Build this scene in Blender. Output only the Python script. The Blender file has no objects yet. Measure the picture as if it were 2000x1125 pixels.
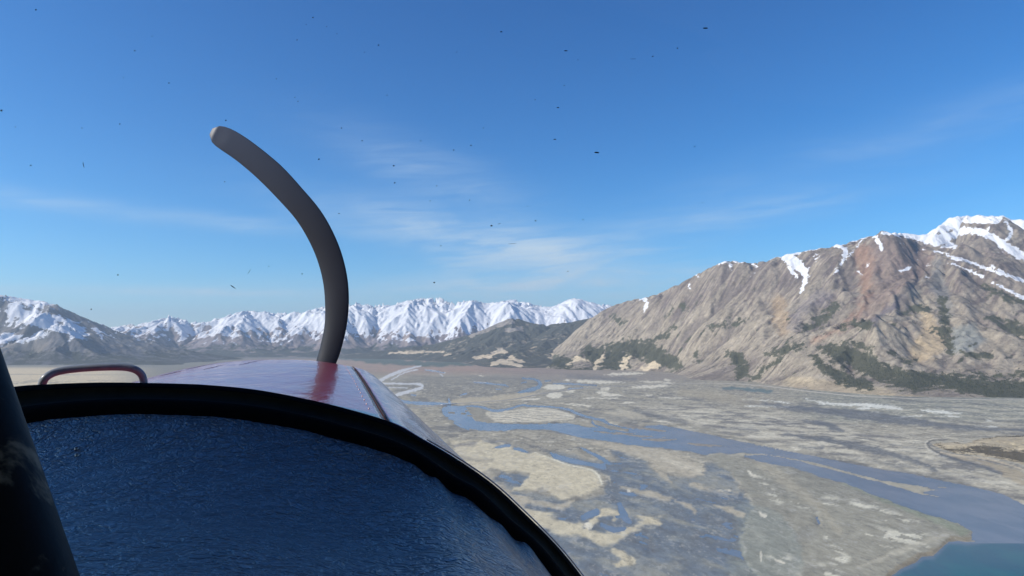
import bpy, math, random
import numpy as np
from mathutils import Vector

# ------------------------------------------------------------------ camera, sky, sun
C = bpy.context.scene
COL = C.collection
H = 420.0                                   # height of the aircraft above the lake (m)
F, CX, CY, HY = 1351.0, 1000.0, 562.5, 665.0    # focal length, centre, horizon in photo pixels
PITCH = math.atan((HY - CY) / F)
cam = bpy.data.cameras.new("camera"); camo = bpy.data.objects.new("camera", cam); COL.objects.link(camo)
cam.sensor_fit = 'HORIZONTAL'; cam.sensor_width = 36.0; cam.lens = 36.0 * F / 2000.0
cam.clip_start = 0.02; cam.clip_end = 300000
camo.location = (0, 0, H); camo.rotation_euler = (math.pi / 2 + PITCH, 0, 0)
C.camera = camo
SUN_AZ, SUN_EL = -106.0, 31.0
C.view_settings.view_transform = 'Standard'; C.view_settings.look = 'None'
C.view_settings.gamma = 1.0; C.view_settings.exposure = 0.28
C.render.engine = 'CYCLES'
C.cycles.use_denoising = True
C.cycles.max_bounces = 8; C.cycles.transparent_max_bounces = 8; C.cycles.volume_bounces = 0
C.cycles.caustics_reflective = False; C.cycles.caustics_refractive = False

W = bpy.data.worlds.new("World"); C.world = W; W.use_nodes = True


class NT:
    """small node helper"""
    def __init__(s, nt): s.t = nt
    def n(s, typ, **k):
        nd = s.t.nodes.new(typ)
        for a, v in k.items(): setattr(nd, a, v)
        return nd
    def put(s, sock, v):
        if isinstance(v, bpy.types.NodeSocket): s.t.links.new(v, sock)
        elif v is not None: sock.default_value = v
    def m(s, op, a, b=None, c=None, clamp=False):
        nd = s.n('ShaderNodeMath', operation=op, use_clamp=clamp)
        s.put(nd.inputs[0], a)
        if b is not None: s.put(nd.inputs[1], b)
        if c is not None: s.put(nd.inputs[2], c)
        return nd.outputs[0]
    def vm(s, op, a, b=None):
        nd = s.n('ShaderNodeVectorMath', operation=op)
        s.put(nd.inputs[0], a)
        if b is not None: s.put(nd.inputs[1], b)
        return nd.outputs[0]
    def mix(s, f, a, b, mode='MIX'):
        nd = s.n('ShaderNodeMix', data_type='RGBA', blend_type=mode)
        s.put(nd.inputs[0], f); s.put(nd.inputs[6], a); s.put(nd.inputs[7], b)
        return nd.outputs[2]
    def noise(s, vec, scale, detail=4, rough=0.55, dist=0.0):
        nd = s.n('ShaderNodeTexNoise')
        if vec is not None: s.put(nd.inputs['Vector'], vec)
        s.put(nd.inputs['Scale'], scale); nd.inputs['Detail'].default_value = detail
        nd.inputs['Roughness'].default_value = rough; nd.inputs['Distortion'].default_value = dist
        return nd.outputs[0]
    def sstep(s, x, lo, hi):
        nd = s.n('ShaderNodeMapRange', interpolation_type='SMOOTHSTEP')
        s.put(nd.inputs[0], x); s.put(nd.inputs[1], lo); s.put(nd.inputs[2], hi)
        return nd.outputs[0]
    def attr(s, name, out=2):
        nd = s.n('ShaderNodeAttribute', attribute_name=name)
        return nd.outputs[out]
    def bump(s, h, strength, dist, normal=None):
        nd = s.n('ShaderNodeBump'); s.put(nd.inputs['Height'], h)
        nd.inputs['Strength'].default_value = strength; nd.inputs['Distance'].default_value = dist
        if normal is not None: s.put(nd.inputs['Normal'], normal)
        return nd.outputs[0]


def world_sky():
    g = NT(W.node_tree)
    sky = g.n('ShaderNodeTexSky', sky_type='NISHITA', sun_disc=False)
    sky.sun_elevation = math.radians(SUN_EL); sky.sun_rotation = math.radians(SUN_AZ)
    sky.altitude = 1200; sky.air_density = 1.0; sky.dust_density = 0.1; sky.ozone_density = 3.0
    sep = g.n('ShaderNodeSeparateColor'); g.put(sep.inputs[0], sky.outputs[0])
    chans = []
    for i, (k, gm) in enumerate(((1.72 * .82, 1.93), (1.63 * .82, 1.34), (1.75 * .82, 1.12))):   # a crisp, dry mountain sky
        chans.append(g.m('MULTIPLY', g.m('POWER', g.m('MULTIPLY', sep.outputs[i], 0.1), gm), 10 * k))
    cmb = g.n('ShaderNodeCombineColor')
    for i in range(3): g.put(cmb.inputs[i], chans[i])
    tc = g.n('ShaderNodeTexCoord'); sx = g.n('ShaderNodeSeparateXYZ'); g.put(sx.inputs[0], tc.outputs['Generated'])
    az = g.m('ARCTAN2', sx.outputs[0], sx.outputs[1]); el = g.m('ARCSINE', sx.outputs[2])
    # cirrus: (azimuth, elevation, half width, half height, tilt, amount)
    tot = None
    for a0, e0, sa, se, ti, am in (
            (-0.62, 0.168, 0.20, 0.012, -0.05, 0.25), (-0.50, 0.062, 0.24, 0.006, 0.02, 0.42), (-0.36, 0.155, 0.10, 0.010, -0.03, 0.22),
            (-0.06, 0.150, 0.20, 0.030, -0.16, 0.50), (0.05, 0.118, 0.15, 0.018, 0.05, 0.45), (0.06, 0.088, 0.18, 0.014, 0.04, 0.55),
            (-0.12, 0.24, 0.14, 0.035, -0.28, 0.20), (0.25, 0.165, 0.24, 0.020, 0.12, 0.24), (0.52, 0.25, 0.25, 0.028, 0.16, 0.13),
            (0.02, 0.060, 0.40, 0.030, 0.02, 0.42), (1.6, 0.25, 0.6, 0.03, 0.1, 0.4), (-1.9, 0.3, 0.6, 0.04, 0.1, 0.4), (3.0, 0.2, 0.7, 0.04, 0.05, 0.4)):
        da = g.m('DIVIDE', g.m('SUBTRACT', az, a0), sa)
        de = g.m('DIVIDE', g.m('SUBTRACT', g.m('SUBTRACT', el, e0), g.m('MULTIPLY', g.m('SUBTRACT', az, a0), ti)), se)
        r2 = g.m('ADD', g.m('MULTIPLY', da, da), g.m('MULTIPLY', de, de))
        w = g.m('MULTIPLY', g.m('EXPONENT', g.m('MULTIPLY', r2, -1.0)), am)
        tot = w if tot is None else g.m('ADD', tot, w)
    cv = g.n('ShaderNodeCombineXYZ')
    g.put(cv.inputs[0], g.m('MULTIPLY', az, 7.0)); g.put(cv.inputs[1], g.m('ADD', g.m('MULTIPLY', el, 60.0), g.m('MULTIPLY', az, -4.0)))
    n1 = g.noise(cv.outputs[0], 1.0, 7, 0.62, 0.7)
    cv2 = g.n('ShaderNodeCombineXYZ'); g.put(cv2.inputs[0], g.m('MULTIPLY', az, 5.0)); g.put(cv2.inputs[1], g.m('MULTIPLY', el, 16.0))
    n2 = g.noise(cv2.outputs[0], 1.0, 5, 0.6, 0.9)
    streak = g.m('MULTIPLY', g.sstep(n1, 0.28, 0.66), g.sstep(n2, 0.24, 0.60))
    cl = g.m('MULTIPLY', g.m('ADD', g.m('MULTIPLY', streak, 1.0), 0.38), tot, clamp=True)
    up = g.sstep(el, 0.0, 0.02)
    cl = g.m('MULTIPLY', cl, up)
    colr = g.mix(cl, cmb.outputs[0], (5.4, 6.6, 7.6, 1))
    bg = W.node_tree.nodes['Background']
    g.put(bg.inputs[0], colr); bg.inputs[1].default_value = 0.1


world_sky()
sl = bpy.data.lights.new("sun", 'SUN'); sl.energy = 5.0; sl.angle = math.radians(0.53); sl.color = (1.0, 0.92, 0.80)
so = bpy.data.objects.new("sun", sl); COL.objects.link(so)
_sd = Vector((math.sin(math.radians(SUN_AZ)) * math.cos(math.radians(SUN_EL)), math.cos(math.radians(SUN_AZ)) * math.cos(math.radians(SUN_EL)), math.sin(math.radians(SUN_EL))))
so.rotation_euler = _sd.to_track_quat('Z', 'Y').to_euler(); so.location = (-50, -20, H + 60)

# ------------------------------------------------------------------ geometry helpers
cp, sp = math.cos(PITCH), math.sin(PITCH)


def ray(px, py):
    """direction of a photo pixel, scaled to unit forward depth"""
    x = (np.asarray(px, float) - CX) / F; u = (CY - np.asarray(py, float)) / F
    return x, cp - u * sp, sp + u * cp


def gpt(px, py, z=0.0):
    dx, dy, dz = ray(px, py); t = (z - H) / dz
    return dx * t, dy * t


def at(px, py, Y):
    """world point seen at a pixel, Y metres ahead"""
    dx, dy, dz = ray(px, py); t = Y / dy
    return float(dx * t), float(Y), float(H + dz * t)


def proj(x, y, z):
    zz = z - H
    d = np.maximum(y * cp + zz * sp, 1.0); u = -y * sp + zz * cp
    return CX + F * x / d, CY - F * u / d


def P(px, py, d):
    """world point at camera depth d (near things)"""
    x = (px - CX) / F * d; u = (CY - py) / F * d
    return Vector((x, cp * d - u * sp, H + sp * d + u * cp))


def _hash(ix, iy, seed):
    h = (ix.astype(np.int64) * 374761393 + iy.astype(np.int64) * 668265263 + seed * 1442695041) & 0xffffffff
    h = ((h ^ (h >> 13)) * 1274126177) & 0xffffffff
    h = ((h ^ (h >> 16)) * 2246822519) & 0xffffffff
    return ((h ^ (h >> 15)) & 0xffffff).astype(np.float64) / float(0xffffff)


def vnoise(x, y, seed=0):
    ix = np.floor(x); iy = np.floor(y); fx = x - ix; fy = y - iy
    a = []
    for ox in (0, 1):
        for oy in (0, 1):
            th = _hash(ix + ox, iy + oy, seed) * 2 * math.pi
            a.append(np.cos(th) * (fx - ox) + np.sin(th) * (fy - oy))
    ux = fx * fx * fx * (fx * (fx * 6 - 15) + 10); uy = fy * fy * fy * (fy * (fy * 6 - 15) + 10)
    return ((a[0] * (1 - uy) + a[1] * uy) * (1 - ux) + (a[2] * (1 - uy) + a[3] * uy) * ux) * 1.4


def fbm(x, y, octv=5, seed=0, gain=0.5):
    s = 0; am = 1; fr = 1; tot = 0
    for i in range(octv):
        s = s + am * vnoise(x * fr + 17.3 * i, y * fr - 9.1 * i, seed + i); tot += am; am *= gain; fr *= 2.03
    return s / tot * 1.6


def sst(x, lo, hi):
    t = np.clip((x - lo) / (hi - lo), 0, 1); return t * t * (3 - 2 * t)


def tps(pts, X, Y, sc=1000.0):
    p = np.array(pts, float); q = p[:, :2] / sc; n = len(q)
    def U(r2): return np.where(r2 > 1e-12, 0.5 * r2 * np.log(np.maximum(r2, 1e-12)), 0.0)
    r2 = ((q[:, None] - q[None]) ** 2).sum(-1)
    A = np.zeros((n + 3, n + 3)); A[:n, :n] = U(r2) + np.eye(n) * 0.002; A[:n, n] = 1; A[:n, n + 1:] = q
    A[n, :n] = 1; A[n + 1:, :n] = q.T
    w = np.linalg.solve(A, np.concatenate([p[:, 2], np.zeros(3)]))
    out = w[n] + w[n + 1] * X / sc + w[n + 2] * Y / sc
    for i in range(n):
        out = out + w[i] * U((X / sc - q[i, 0]) ** 2 + (Y / sc - q[i, 1]) ** 2)
    return out


def erode(Z, X, Y, dx, wl, amp, octv=5, gain=0.5, seed=3, stren=1.0):
    """gullies that run down the slope (rows of Z go with Y, columns with X)"""
    out = Z.copy(); acc = np.zeros_like(Z); a = 1.0; f = 1.0 / wl
    for o in range(octv):
        gy, gx = np.gradient(out, dx)
        gm = np.sqrt(gx * gx + gy * gy) + 1e-6
        k = np.minimum(gm / 0.12, 1.0)
        dX, dY = gy / gm * stren, -gx / gm * stren
        px = X * f; py = Y * f; ix = np.floor(px); iy = np.floor(py); fx = px - ix; fy = py - iy
        va = np.zeros_like(Z); wt = np.zeros_like(Z)
        for i in range(-2, 2):
            for j in range(-2, 2):
                hx = (_hash(ix - i, iy - j, seed + o * 7) - 0.5) * 0.9; hy = (_hash(ix - i, iy - j, seed + 99 + o * 7) - 0.5) * 0.9
                qx = fx + i - hx; qy = fy + j - hy
                w = np.exp(-(qx * qx + qy * qy) * 2.2); wt += w
                va += np.cos((qx * dX + qy * dY) * 2 * math.pi) * w
        e = va / wt * k
        acc += a * e; out = out + a * amp * e; a *= gain; f *= 2.0
    return out, acc


def make_mesh(name, V, Fc, mat=None, attrs=None, smooth=True):
    """V (n,3) array; Fc (m,k) int array of quads or tris"""
    V = np.asarray(V, np.float32); Fc = np.asarray(Fc, np.int32)
    me = bpy.data.meshes.new(name); k = Fc.shape[1]
    me.vertices.add(len(V)); me.vertices.foreach_set('co', V.ravel())
    me.loops.add(Fc.size); me.loops.foreach_set('vertex_index', Fc.ravel())
    me.polygons.add(len(Fc)); me.polygons.foreach_set('loop_start', np.arange(0, Fc.size, k, dtype=np.int32))
    me.polygons.foreach_set('use_smooth', np.full(len(Fc), smooth, bool))
    me.update(calc_edges=True)
    for an, av in (attrs or {}).items():
        av = np.asarray(av, np.float32)
        if av.ndim == 1:
            at_ = me.attributes.new(an, 'FLOAT', 'POINT'); at_.data.foreach_set('value', av)
        else:
            at_ = me.attributes.new(an, 'FLOAT_COLOR', 'POINT')
            at_.data.foreach_set('color', np.concatenate([av, np.ones((len(av), 1), np.float32)], 1).ravel())
    if mat: me.materials.append(mat)
    return me


def link(name, me, parent=None, **props):
    o = bpy.data.objects.new(name, me); COL.objects.link(o)
    if parent: o.parent = parent
    for k, v in props.items(): o[k] = v
    return o


def grid_faces(ny, nx, keep=None):
    i = np.arange(ny * nx).reshape(ny, nx)
    f = np.stack([i[:-1, :-1], i[:-1, 1:], i[1:, 1:], i[1:, :-1]], -1).reshape(-1, 4)
    if keep is not None:
        kf = (keep[:-1, :-1] | keep[:-1, 1:] | keep[1:, 1:] | keep[1:, :-1]).ravel(); f = f[kf]
    return f


def compact(V, Fc, attrs):
    used = np.zeros(len(V), bool); used[Fc.ravel()] = True
    mp = np.cumsum(used) - 1
    return V[used], mp[Fc], {k: a[used] for k, a in attrs.items()}


def L(r, g, b):
    """sRGB 0-255 -> linear"""
    c = np.array([r, g, b], float) / 255.0
    return np.where(c <= 0.04045, c / 12.92, ((c + 0.055) / 1.055) ** 2.4)


def catmull(pts, n):
    pts = [Vector(p) for p in pts]; P_ = [pts[0] * 2 - pts[1]] + pts + [pts[-1] * 2 - pts[-2]]; out = []; m = len(pts) - 1
    for i in range(n):
        u = i / (n - 1) * m; k = min(int(u), m - 1); t = u - k; a, b, c, d = P_[k:k + 4]
        out.append(0.5 * ((2 * b) + (c - a) * t + (2 * a - 5 * b + 4 * c - d) * t * t + (3 * b - a - 3 * c + d) * t ** 3))
    return out


class Paint:
    """signed distance (photo-pixel units, positive inside) to traced shapes, for a set of terrain points"""
    def __init__(s, px, py, wob=0.0, seed=5, f=0.05):
        s.px, s.py = px, py
        if wob:
            s.px = px + wob * fbm(px * f, py * f * 2.2, 3, seed); s.py = py + wob * 0.5 * fbm(px * f + 50, py * f * 2.2, 3, seed + 9)
    def _box(s, p, m):
        p = np.array(p)
        return np.nonzero((s.px > p[:, 0].min() - m) & (s.px < p[:, 0].max() + m) & (s.py > p[:, 1].min() - m) & (s.py < p[:, 1].max() + m))[0]
    def stroke(s, pts, w=None, m=40, ay=1.0):
        pts = [tuple(p) if len(p) > 2 else (p[0], p[1], w) for p in pts]
        if len(pts) > 2: pts = [tuple(v) for v in catmull(pts, (len(pts) - 1) * 3 + 1)]
        out = np.full(len(s.px), -1e3); idx = s._box([(p[0], p[1]) for p in pts], m)
        x = s.px[idx]; y = s.py[idx]; b = np.full(len(idx), -1e3)
        for (x0, y0, w0), (x1, y1, w1) in zip(pts[:-1], pts[1:]):
            dx, dy = x1 - x0, (y1 - y0) * ay; l2 = dx * dx + dy * dy + 1e-9
            t = np.clip(((x - x0) * dx + (y - y0) * ay * dy) / l2, 0, 1)
            d = np.hypot(x - x0 - t * dx, (y - y0) * ay - t * dy)
            b = np.maximum(b, w0 + (w1 - w0) * t - d)
        out[idx] = b; return out
    def poly(s, pts, m=40):
        out = np.full(len(s.px), -1e3); idx = s._box(pts, m); x = s.px[idx]; y = s.py[idx]
        ins = np.zeros(len(idx), bool); d = np.full(len(idx), 1e3); n = len(pts)
        for i in range(n):
            x0, y0 = pts[i]; x1, y1 = pts[(i + 1) % n]
            if y0 != y1:
                c = ((y0 > y) != (y1 > y)) & (x < (x1 - x0) * (y - y0) / (y1 - y0) + x0); ins ^= c
            dx, dy = x1 - x0, y1 - y0; t = np.clip(((x - x0) * dx + (y - y0) * dy) / (dx * dx + dy * dy + 1e-9), 0, 1)
            d = np.minimum(d, np.hypot(x - x0 - t * dx, y - y0 - t * dy))
        out[idx] = np.where(ins, d, -d); return out


def densify(q, w):
    """a lens-shaped stroke: thin at both ends"""
    q = [(a[0], a[1]) for a in q]; out = []
    for i in range(7):
        u = i / 6 * (len(q) - 1); k = min(int(u), len(q) - 2); t = u - k; s = i / 6 * 2 - 1
        out.append((q[k][0] * (1 - t) + q[k + 1][0] * t, q[k][1] * (1 - t) + q[k + 1][1] * t, w * (1.1 * (1 - s * s) ** .5 + .05)))
    return out


def over(col, m, rgb, wt=1.0):
    m = (m * wt)[:, None]; return col * (1 - m) + np.asarray(rgb)[None] * m


# ------------------------------------------------------------------ terrain materials
def mat_new(name):
    m = bpy.data.materials.new(name); m.use_nodes = True; g = NT(m.node_tree)
    b = m.node_tree.nodes['Principled BSDF']; return m, g, b


def terrain_mat(name, fine, bump_d, snow=True, vegc=(0.085, 0.090, 0.064)):
    m, g, b = mat_new(name)
    tc = g.n('ShaderNodeTexCoord').outputs['Object']
    col = g.attr('col', 0)
    n1 = g.noise(tc, fine, 6, 0.65); n2 = g.noise(tc, fine * 0.14, 5, 0.6)
    k = g.m('ADD', g.m('MULTIPLY', n1, 1.3), g.m('MULTIPLY', n2, 0.9))
    k = g.m('MAXIMUM', g.m('SUBTRACT', k, 0.1), 0.25)
    c = g.vm('MULTIPLY', col, None); nd = c.node
    cmb = g.n('ShaderNodeCombineXYZ'); [g.put(cmb.inputs[i], k) for i in range(3)]
    g.put(nd.inputs[1], cmb.outputs[0])
    veg = g.m('ADD', g.attr('veg'), g.m('MULTIPLY', g.m('SUBTRACT', g.noise(tc, fine * 0.45, 8, 0.74), 0.5), 3.2))
    vf = g.sstep(veg, -0.16, 0.22)
    vc = g.mix(n2, (vegc[0] * 0.75, vegc[1] * 0.75, vegc[2] * 0.8, 1), (vegc[0] * 1.6, vegc[1] * 1.5, vegc[2] * 1.4, 1))
    c = g.mix(vf, c, vc)
    if snow:
        sn = g.m('ADD', g.attr('snow'), g.m('MULTIPLY', g.m('SUBTRACT', g.noise(tc, fine * 0.5, 8, 0.72), 0.5), 2.6))
        sf = g.sstep(sn, -0.05, 0.13)
        c = g.mix(sf, c, (0.80, 0.82, 0.85, 1))
    g.put(b.inputs['Base Color'], c); b.inputs['Roughness'].default_value = 0.92
    b.inputs['Specular IOR Level'].default_value = 0.15
    bn = g.bump(g.noise(tc, fine * 0.9, 8, 0.76), 1.0, bump_d)
    g.put(b.inputs['Normal'], bn)
    return m


# ------------------------------------------------------------------ the valley floor
def ground():
    rows = np.concatenate([[5000, 2600, 1600, 1100], np.arange(760, 200, -2.0), np.arange(200, 60, -0.9), np.arange(60, 9.5, -0.55), [7, 5]])
    rad = F * H / rows
    dense = np.radians(np.linspace(-41, 41, 1250)); rest = np.radians(np.linspace(45, 315, 50))
    ang = np.concatenate([dense, rest])
    A, R = np.meshgrid(ang, rad); k = np.maximum(np.cos(A), 0.72)
    X = (np.sin(A) * R / k); Y = (np.cos(A) * R / k)
    ny, nx = X.shape
    x, y = X.ravel(), Y.ravel()
    PX, PY = proj(x, y, np.zeros_like(x)); PX[y < 100] = -9999
    fr = (PX > -250) & (PX < 2250) & (PY < 1450) & (PY > 660)
    # flow-aligned coordinates for streaks
    fa = math.radians(28); s_ = x * math.sin(fa) - y * math.cos(fa); t_ = x * math.cos(fa) + y * math.sin(fa)
    wx = 120 * fbm(x / 700, y / 700, 3, 71); wy = 120 * fbm(x / 700, y / 700, 3, 81)
    big = fbm((t_ + wx) / 420, (s_ + wy) / 900, 5, 11); mid = fbm((t_ + wx) / 120, (s_ + wy) / 300, 5, 21); fin = fbm((t_ + wx * .5) / 34, (s_ + wy * .5) / 80, 4, 31)
    iso = fbm(x / 60, y / 60, 4, 41)
    far = sst(y, 5200, 9000)
    # flats
    t1 = np.clip(0.5 + 0.55 * big + 0.35 * mid + 0.25 * fin, 0, 1)[:, None]
    col = L(126, 123, 114)[None] * (1 - t1) + L(170, 163, 145)[None] * t1
    t2 = sst(mid * 0.6 + fin * 0.5 + big * 0.3, 0.10, 0.5)
    col = over(col, t2 * 0.5, L(112, 111, 112))
    wet = np.zeros_like(x); h = 1.2 + 0.5 * big + 0.25 * mid
    I = np.nonzero(fr)[0]
    p = Paint(PX[I], PY[I], 6.5, 5, 0.045); pf = Paint(PX[I], PY[I], 2.0, 15, 0.12)
    c = col[I]; hh = h[I]; ww = wet[I]; bg, md, fn, io = big[I], mid[I], fin[I], iso[I]; px, py = PX[I], PY[I]; px_w, py_w = x[I], y[I]

    # ---- far valley, reddish willow flats and forest edge
    band = sst(py, 738, 722) * sst(px, 1250, 1000)
    c = over(c, band * (0.75 + 0.25 * bg).clip(0, 1), L(160, 134, 120))
    c = over(c, sst(py, 752, 738) * sst(px, 900, 1060) * (1 - sst(px, 1300, 1420)) * 0.5, L(132, 122, 118))
    c = over(c, sst(md + 0.5 * fn, 0.0, 0.4) * band * 0.35, L(118, 112, 108))
    dk = p.poly([(745, 745), (830, 735), (960, 732), (1060, 742), (1030, 770), (960, 785), (890, 785), (800, 780)])
    c = over(c, sst(dk, -3, 6) * 0.75, L(122, 120, 114)); c = over(c, sst(dk, -3, 6) * sst(md + bg, 0.1, 0.5) * 0.6, L(160, 152, 134))
    fst = p.poly([(640, 697), (760, 700), (800, 705), (900, 707), (930, 712), (900, 716), (830, 716), (760, 712), (700, 706)])
    c = over(c, sst(fst, -2, 2), L(88, 98, 90)); 
    c = over(c, sst(py, 706, 698) * sst(px, 900, 700) * 0.75, L(96, 104, 108))
    # left valley floor
    c = over(c, sst(px, 560, 420), L(122, 120, 112)); c = over(c, sst(px, 330, 180) * sst(py, 714, 722), L(196, 180, 150))
    c = over(c, sst(px, 300, 150) * sst(np.abs(py - 732 + 2 * bg), 1.2, 0.4) * 0.6, L(110, 108, 104))
    # grey green mud at the right
    c = over(c, sst(px, 1500, 1650) * sst(py, 835, 815) * 0.6, L(134, 138, 128))
    # pale streaked flats
    pale = p.poly([(1245, 793), (1300, 790), (1400, 795), (1500, 803), (1640, 830), (1700, 845), (1800, 852), (1850, 880), (2000, 925), (2200, 1010), (2000, 985), (1900, 950), (1700, 905), (1600, 890), (1480, 866), (1380, 838), (1300, 815)])
    pm = sst(pale, -5, 10)
    c = over(c, pm * 0.8, L(172, 166, 150)); c = over(c, pm * sst(fn * 0.7 + md * 0.5 + bg * 0.2, -0.02, 0.42) * 0.85, L(134, 131, 124))
    c = over(c, pm * sst(-fn * 0.5 - md * 0.6, 0.18, 0.5) * 0.7, L(196, 190, 172))
    st1 = 1 - 2 * np.abs(fbm(px_w / 95, py_w / 80, 5, 301, .6)); st2 = fbm(px_w / 150, py_w / 120, 5, 311, .6)
    fl2 = sst(py, 775, 800) * sst(px, 1150, 1260)
    c = over(c, fl2 * sst(st2 + .25 * md, .10, .32) * (.35 + .45 * pm), L(112, 111, 109)); c = over(c, np.maximum(fl2 * .5, pm) * sst(-st2 * .8 + .3 * st1 - .1, .12, .36) * .75, L(200, 194, 176))
    lw = sst(py, 850, 870) * sst(px, 1100, 1000)
    c = over(c, sst(py, 790, 810) * sst(px, 1120, 1000) * sst(st2, .15, .38) * .5, L(112, 110, 106)); c = over(c, sst(py, 740, 760) * (1 - pm) * sst(-fbm(px_w / 60, py_w / 60, 5, 321, .62), .34, .46) * .7, L(198, 192, 174))
    # more contrast over the middle flats, and the track round the point at the right
    mf = sst(py, 736, 750) * (1 - pm * .6)
    c = over(c, mf * sst(md * .7 + bg * .6 + fn * .5, .10, .42) * .6, L(98, 99, 99)); c = over(c, mf * sst(-md * .7 - bg * .5 + fn * .6, .15, .5) * .5, L(184, 176, 156))
    c = over(c, sst(p.poly([(1835, 884), (1880, 893), (1940, 903), (2000, 925), (2200, 985), (2200, 1010), (2000, 950), (1930, 920), (1870, 900)]), -1, 2) * .8, L(162, 150, 128))
    c = over(c, sst(pf.stroke([(1850, 860, .5), (1822, 861, 1), (1812, 867, 1.4), (1820, 878, 1.5), (1848, 891, 1.6), (1880, 901, 2), (1920, 914, 2.4), (1952, 926, 1)]), -1, 1) * .85, L(84, 84, 84))
    c = over(c, sst(pf.stroke([(1850, 857, .5), (1820, 858, 1), (1807, 867, 1.4), (1816, 880, 1.2), (1845, 895, 1)]), -1, 1) * .8, L(202, 196, 180))
    c = over(c, sst(pf.stroke([(1838, 884, 1), (1870, 891, 1.2), (1920, 896, 1.4), (1970, 908, 1.2), (2030, 930, 1)]), -1, 1) * .8, L(200, 184, 156))
    c = over(c, sst(p.stroke([(1900, 910, 2), (1950, 930, 4), (1985, 955, 4), (2000, 962, 2)]), -2, 3) * .6, L(184, 178, 160))
    # ---- river channels: height goes below the water plane
    def water(sd, soft=3.0, depth=1.2, rough=1.2):
        nonlocal hh, ww
        s2 = sd + rough * (fn * 0.8 + io * 0.6)
        hh = np.minimum(hh, np.where(sd > -200, -s2 / soft * 0.5, 99).clip(-depth, 99)); ww = np.maximum(ww, sst(s2, -3.5, 0.5))
    def land(sd, hgt=1.2, soft=4.0, rough=1.5):
        nonlocal hh, ww
        s2 = sd + rough * (fn * 0.9 + io * 0.7 + md * .9); m = sst(s2, -soft, soft)
        hh = np.where(sd > -200, hh * (1 - m) + np.maximum(hh, hgt * (0.9 + .3 * fn)) * m, hh); ww = ww * (1 - m)
        return m
    def shallow(sd, soft=6.0):
        nonlocal hh, ww, c
        m = sst(sd, -soft, soft)
        hh = hh * (1 - m) + m * (0.22 + 0.34 * md + 0.22 * fn + 0.2 * bg + 0.1 * io); ww = np.maximum(ww, m)
        c = over(c, m, L(112, 119, 124)); c = over(c, m * sst(md + bg * .6 + fn * .5, 0.0, 0.55), L(140, 140, 132))
    # delta front: a maze of shallow channels
    shallow(p.poly([(1070, 884), (1110, 888), (1160, 902), (1210, 902), (1190, 880), (1210, 880), (1260, 903), (1280, 925), (1320, 935), (1380, 930), (1378, 905), (1400, 905), (1432, 925), (1445, 960), (1475, 990), (1460, 1015), (1445, 1060), (1460, 1100), (1500, 1150), (1500, 1500), (1000, 1500), (1000, 1000), (990, 955), (1050, 968), (1120, 982), (1180, 968), (1185, 930), (1150, 910), (1100, 905)]), 5)
    shallow(p.poly([(980, 920), (1000, 925), (1040, 930), (1030, 945), (1005, 955), (985, 950), (960, 940)]), 4)
    gg = p.poly([(1440, 990), (1480, 985), (1530, 1000), (1560, 1040), (1580, 1090), (1560, 1130), (1600, 1300), (1380, 1300), (1420, 1130), (1440, 1060)])
    c = over(c, sst(gg, -20, 15) * 0.8, L(132, 136, 128))
    # main stem
    lower = [(862, 800), (866, 795), (880, 793), (905, 793), (912, 800), (926, 806), (922, 815), (930, 822), (945, 824), (958, 826), (985, 828), (1040, 829), (1080, 827), (1110, 827), (1130, 830), (1150, 835), (1180, 834), (1210, 838), (1245, 834), (1290, 830), (1330, 838), (1370, 846), (1420, 858), (1450, 866), (1480, 873), (1540, 882), (1600, 893), (1650, 904), (1700, 913), (1780, 926), (1850, 941), (1900, 951), (1960, 966), (2000, 986), (2200, 1080), (2200, 1200), (2000, 1100), (1940, 1056), (1895, 1056), (1898, 1042), (1885, 1028), (1840, 1015), (1800, 1003), (1750, 985), (1700, 966), (1650, 945), (1600, 933), (1550, 916), (1510, 909), (1470, 897), (1440, 888), (1400, 887), (1375, 889), (1350, 882), (1290, 876), (1230, 871), (1180, 861), (1150, 858), (1110, 849), (1075, 840), (1050, 839), (1010, 838), (985, 842), (935, 841), (905, 834), (885, 820), (868, 812)]
    water(pf.poly(lower), 3, 1.2, 1.2)
    water(pf.stroke([(905, 794, 1.5), (935, 794, 2), (960, 801, 2.5), (975, 802, 2.5), (1000, 797, 2), (1020, 791, 2), (1035, 793, 1.5), (1080, 795, 1.6), (1110, 800, 2), (1130, 809, 2.2), (1150, 815, 2.2), (1180, 822, 2.8), (1190, 830, 2.5), (1230, 838, 2)]), 2, 1, .6)
    water(pf.stroke([(1155, 820, 1.0), (1162, 830, 2), (1185, 838, 2)]), 2, 1, .6)
    water(pf.stroke([(888, 826, 1.5), (900, 833, 2), (915, 838, 2)]), 2, 1, .6); water(pf.stroke([(876, 817, 1.5), (884, 820, 1)]), 2, 1, .6)
    # bars and islands inside the stem
    def bar(sd, rgb, hg=0.8, wt=1.0, soft=2.0, rough=1.0):
        nonlocal c
        m = land(sd, hg, soft, rough); c = over(c, m, rgb, wt); return m
    bar(pf.poly([(912, 795), (925, 796), (940, 800), (950, 806), (945, 810), (952, 815), (962, 822), (956, 825), (940, 823), (926, 818), (922, 812)]), L(140, 136, 124))
    for (x0, y0, a, b_) in ((882, 806, 5, 2.2), (905, 808, 4, 2), (912, 803, 3, 1.3), (920, 812, 6, 1.8), (917, 800, 2.5, 1.2)):
        bar(pf.stroke([(x0 - a, y0), (x0 + a, y0)], b_), L(126, 122, 114), 0.5, 1, 1, .5)
    bar(pf.stroke([(1165, 826, 2), (1190, 834, 3), (1225, 841, 3)]), L(138, 134, 124), .6, 1, 1.5, 1.5)
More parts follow.
